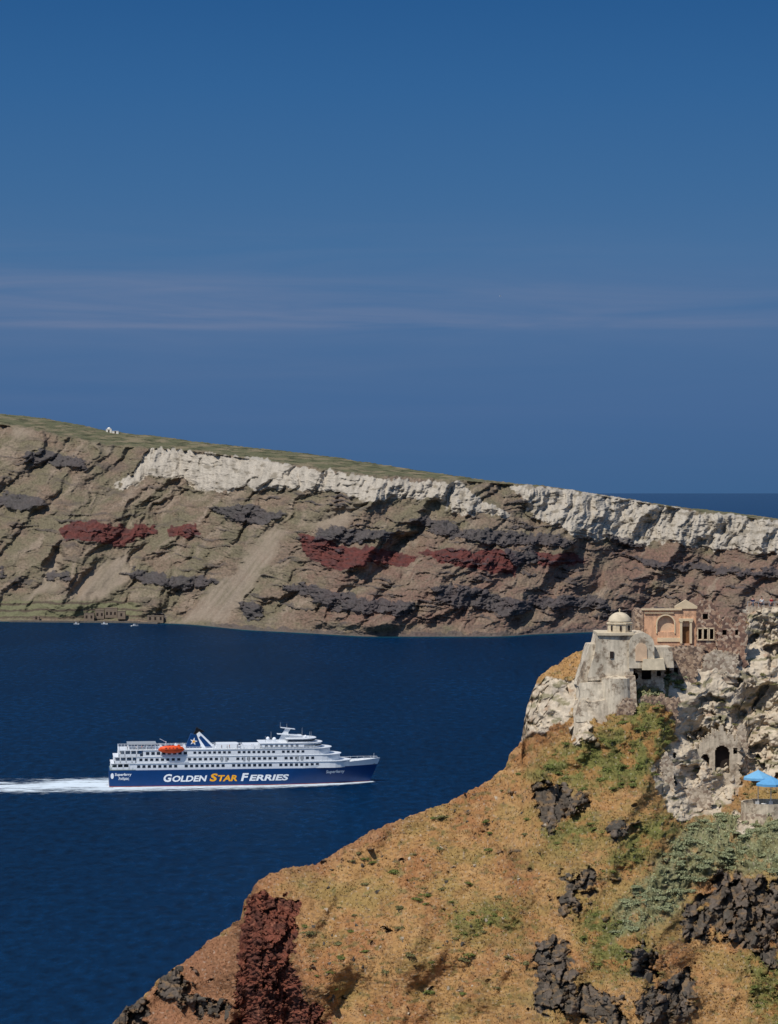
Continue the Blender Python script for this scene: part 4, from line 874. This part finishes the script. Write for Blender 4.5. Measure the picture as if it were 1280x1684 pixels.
for k in mleaf:
    for i in range(5):
        q_=sm[i].copy(); q_.materials.append(mleaf[k]); smm[(k,i)]=q_
def inpoly(polys):
    while True:
        p=random.choice(polys); xs_=[a for a,_ in p]; ys_=[b_ for _,b_ in p]
        x=random.uniform(min(xs_),min(1290,max(xs_)));y=random.uniform(min(ys_),min(1690,max(ys_)))
        if polymask(np.array([x]),np.array([y]),p,1)[0]>.5: return x,y
def shrub(x,y,k,sz,label,group):
    i,j=nidx(x,y)
    o=bpy.data.objects.new('shrub',smm[(k,random.randrange(5))]); COL.objects.link(o); o.location=Vector(Pn[i,j])-Vector((0,0,.2*sz)); o.rotation_euler=(random.uniform(-.15,.15),random.uniform(-.15,.15),random.uniform(0,6.28)); o.scale=(sz*random.uniform(.85,1.2),sz,sz*random.uniform(.6,.9)); tag(o,label,'shrub',group)
for _ in range(110): x,y=inpoly(sage[:1]); shrub(x,y,'sage',random.uniform(.45,1.1),'grey green sage shrubs spreading over the slope below the terrace','sage shrubs below the terrace')
for _ in range(15): x,y=inpoly(sage[1:]); shrub(x,y,'sage',random.uniform(.4,.9),'grey green shrubs growing below the ruined house beside the chapel','shrubs below the ruined house')
for _ in range(50): x,y=inpoly(green[:1]); shrub(x,y,'green',random.uniform(.35,.9),'dark green shrubs on the orange slope under the chapel','green shrubs under the chapel')
for _ in range(35): x,y=inpoly(green[1:]); shrub(x,y,'green',random.uniform(.3,.7),'small green shrubs among the dark rocks','small green shrubs among rocks')
slope=[[(480,1440),(720,1335),(860,1270),(900,1360),(880,1520),(900,1680),(560,1684),(500,1560)]]
for _ in range(60): x,y=inpoly(slope); shrub(x,y,'olive' if random.random()<.6 else 'green',random.uniform(.3,.95),'small dull green shrubs scattered on the golden grass slope','shrubs on the golden slope')
tsh=[[(1120,1120),(1230,1080),(1280,1100),(1280,1330),(1120,1330)]]
for _ in range(25): x,y=inpoly(tsh); shrub(x,y,'olive',random.uniform(.3,.7),'scrubby shrubs clinging to ledges of the pale tuff cliff','shrubs on the tuff cliff')
def rock_mesh(seed):
    r=np.random.default_rng(seed); bm=bmesh.new()
    for _ in range(11):
        d=r.normal(size=3); d/=np.linalg.norm(d); bm.verts.new(d*r.uniform(.7,1.05)*np.array([1,.8,.65]))
    bmesh.ops.convex_hull(bm,input=bm.verts); bmesh.ops.delete(bm,geom=[v for v in bm.verts if not v.link_faces],context='VERTS')
    me=bpy.data.meshes.new('boulder'); bm.to_mesh(me); bm.free(); return me
mrk={'dark':mat('lava_rock',S(82,76,68),.95,.35,1.5,.05),'pale':mat('pale_rock',S(172,156,134),.95,.25,2,.05),'red':mat('scoria_rock',S(116,74,60),.95,.35,3,.05)}
rm={}
for k in mrk:
    for i in range(5): q_=rock_mesh(50+i); q_.materials.append(mrk[k]); rm[(k,i)]=q_
def rock(x,y,k,sz,label,group):
    o=bpy.data.objects.new('boulder',rm[(k,random.randrange(5))]); COL.objects.link(o); o.location=near_at(x,y); o.rotation_euler=[random.uniform(0,6.28) for _ in range(3)]; o.scale=[sz*random.uniform(.7,1.3) for _ in range(3)]; tag(o,label,'boulder',group)
for _ in range(80): x,y=inpoly(darkn); rock(x,y,'dark',random.uniform(.2,1.0),'blocky dark lava boulders heaped in the black outcrops','lava boulders in the outcrops')
for _ in range(100): x,y=inpoly(slope); rock(x,y,'pale' if random.random()<.5 else 'dark',random.uniform(.12,.45),'small loose stones lying on the golden grass slope','loose stones on the golden slope')
for _ in range(60): x,y=inpoly([[(1090,1270),(1220,1270),(1190,1335),(1110,1345)]]); rock(x,y,'pale',random.uniform(.12,.35),'pale fallen stones below the ruined cave house','pale stones in the tuff cliff')
for _ in range(30): x,y=inpoly([[(405,1480),(490,1485),(475,1580),(500,1640),(520,1684),(395,1684)]]); rock(x,y,'red',random.uniform(.12,.35),'dark red scoria lumps bulging from the red cliff','scoria lumps in the red cliff')
def scatter(n,seed):
    r=np.random.default_rng(seed); ax=r.uniform(200,1290,n); ay=r.uniform(1060,1690,n)
    jj=np.clip(np.round((ax-60)/1380*(nx2-1)).astype(int),0,nx2-1); ii=np.round((ay-sil[jj])/(BOT-sil[jj])*(ny2-1)).astype(int); ok=(ii>1)&(ii<ny2); return ii[ok],jj[ok],r
ii,jj,r=scatter(60000,77); ok=(mT[ii,jj]<.3)&(mK[ii,jj]<.5)&(mRr[ii,jj]<.4); jj=jj[ok];ii=ii[ok]
base=Pn[ii,jj]; col=C[ii,jj]*r.uniform(.92,1.2,(len(ii),1)); nb=len(ii)*3
base=np.repeat(base,3,0); col=np.repeat(col,3,0)
ang=r.uniform(0,6.28,nb); lean=r.uniform(.05,.25,nb); hh=r.uniform(.08,.26,nb)
ox=np.stack([np.cos(ang),np.sin(ang),0*ang],-1); side=np.stack([-np.sin(ang),np.cos(ang),0*ang],-1)*r.uniform(.03,.06,nb)[:,None]
b0=base+ox*.08-np.array([0,0,.05]); V=np.stack([b0-side,b0+side,b0+ox*lean[:,None]+np.array([0,0,1])*hh[:,None]],1).reshape(-1,3)
go=tri_mesh('dry_grass',V,col,mnear,3); tag(go,'dry golden grass tufts covering the headland slope','grass',kind='stuff')
ii,jj,r=scatter(160000,78); wgt=np.maximum(mSg,mG*.45)*ss(-.15,.3,sgb)*(1-mT)*(1-mK); wgt=wgt[ii,jj]; ok=r.uniform(0,1,len(ii))<wgt; ii=ii[ok];jj=jj[ok]
nb=len(ii); sgm=mSg[ii,jj][:,None]; col=(S(138,141,106)*sgm+S(102,108,58)*(1-sgm))*r.uniform(.65,1.4,(nb,1))
c=Pn[ii,jj]+np.stack([r.normal(0,.1,nb),r.normal(0,.1,nb),r.uniform(.02,.35,nb)],-1)
nn=r.normal(size=(nb,3))*.7+np.array([-.6,-.6,1.2]); nn/=np.linalg.norm(nn,axis=1,keepdims=True); a=np.cross(nn,r.normal(size=(nb,3))); a/=np.linalg.norm(a,axis=1,keepdims=True); b_=np.cross(nn,a); sz=r.uniform(.06,.13,(nb,1))
V=np.stack([c-a*sz,c+b_*sz*.7,c+a*sz,c-b_*sz*.7],1).reshape(-1,3)
mlf=mat_attr('scrub_leaf',3,0,.15); go=tri_mesh('low_scrub',V,col,mlf,4); tag(go,'dense low grey green scrub between the dark rocks','ground cover',kind='stuff')
# ---------------- far harbour, chapel, boats
def house(px,py,w_,d_,h_,m_,label,cat='house',doors=1,name='stone_house',dome=False):
    p=far_at(px,py); e=empty(name,(p.x,p.y-d_*.5-3,p.z-.3),label,cat)
    MB().box((0,0,h_/2-1.5),(w_,d_,h_+3)).build('wall',m_,e); MB().box((0,0,h_+.15),(w_+.4,d_+.4,.3)).build('roof',m_,e)
    for k in range(doors):
        x=(k-(doors-1)/2)*w_/doors; MB().box((x,-d_/2,1.5),(1.9,.2,3.0)).build('door',M['dark'],e)
    if dome: MB().lathe([(2.2*math.cos(a),2.0*math.sin(a)) for a in np.linspace(0,math.pi/2-.02,7)],(0,0,h_+.3),16).build('dome',m_,e,True)
M['hst']=mat('harbour_stone',S(132,116,100),.95,.2,.3)
house(180,711,7,5,4.0,M['whitew'],'tiny white domed chapel on the far island ridge','chapel',1,'white_chapel',True)
house(191,713,8,5,3.0,M['whitew'],'low white house right of the tiny ridge chapel','house',1,'white_house')
for px,py,w_,h_,m_,l,dn in [(148,1015,10,5,'hst','leftmost grey stone boathouse at the far harbour',2),(166,1011,9,6,'hst','tall grey stone house at the far harbour, second from left',2),(184,1010,12,7,'hst','broad three door stone house in the middle of the far harbour',3),(202,1013,8,5,'hst','small stone house at the right end of the far harbour',1),(62,1017,6,2.2,'hst','low stone hut on the shore terraces, far left',1),(258,1018,16,4,'hst','low dark stone shelter on the shore right of the harbour',3)]:
    house(px,py,w_,6,h_,M[m_],l,'house',dn)
i0=[p for p in range(20,235,6)]
mb=MB(); 
for a_,b_ in zip(i0[:-1],i0[1:]):
    pa=far_at(a_,1021);pb=far_at(b_,1021); c=(pa+pb)/2; mb.box((c.x,c.y-9,.2),((pb-pa).length+.5,8,2.8),math.atan2(pb.y-pa.y,pb.x-pa.x))
pj=far_at(236,1021); mb.box((pj.x+6,pj.y-18,.2),(26,5,2.4),-.5)
q_=mb.build('quay',mat('quay_stone',S(104,96,88),.95,.25,.3)); tag(q_,'long low stone quay along the far harbour shore','quay',kind='structure')
def boat(px,py,L_,label,rz=0):
    D_=H*F/(py-HZ); e=empty('motor_boat',((px-640)/F*D_,D_,0),label,'boat',rz=rz)
    vs=[];fs=[];n=10
    for i in range(n+1):
        u=i/n; w_=1.2*(1-u**2.5)+.03; z=.9+.5*u*u
        vs+=[(-L_/2+L_*u,-w_,z),(-L_/2+L_*u,-w_*.6,-.2),(-L_/2+L_*u,w_*.6,-.2),(-L_/2+L_*u,w_,z)]
    for i in range(n):
        for k in range(3): fs.append((i*4+k,i*4+k+1,(i+1)*4+k+1,(i+1)*4+k))
        fs.append((i*4+3,i*4,(i+1)*4,(i+1)*4+3))
    fs.append((3,2,1,0)); MB().add(vs,fs).build('hull',M['fwhite'],e); MB().box((-.5,0,1.7),(L_*.3,1.5,1.2),0,.8).build('cabin',M['lwhite'],e); MB().box((-.5,0,1.85),(L_*.31,1.52,.4)).build('window',M['glass'],e)
boat(172,1027,6.5,'small white boat moored by the harbour houses'); boat(222,1030,7.5,'white motor boat on the water right of the harbour',.5); boat(126,1027,5.5,'small white boat at the left end of the quay')
bd=empty('sky_speck',at(823,487,650),'tiny unidentified white speck high in the clear sky, shaped as a gull','bird')  # unidentified white speck, given a gull shape as a guess
MB().ell((0,0,0),(.22,.07,.07)).build('body',M['lwhite'],bd,True)
for s_ in(-1,1): MB().add([(0.08,s_*.04,.02),(-.08,s_*.04,.02),(-.1,s_*.55,.22),(.0,s_*.55,.24)],[(0,1,2,3)]).build('wing',M['lwhite'],bd)
print('done')
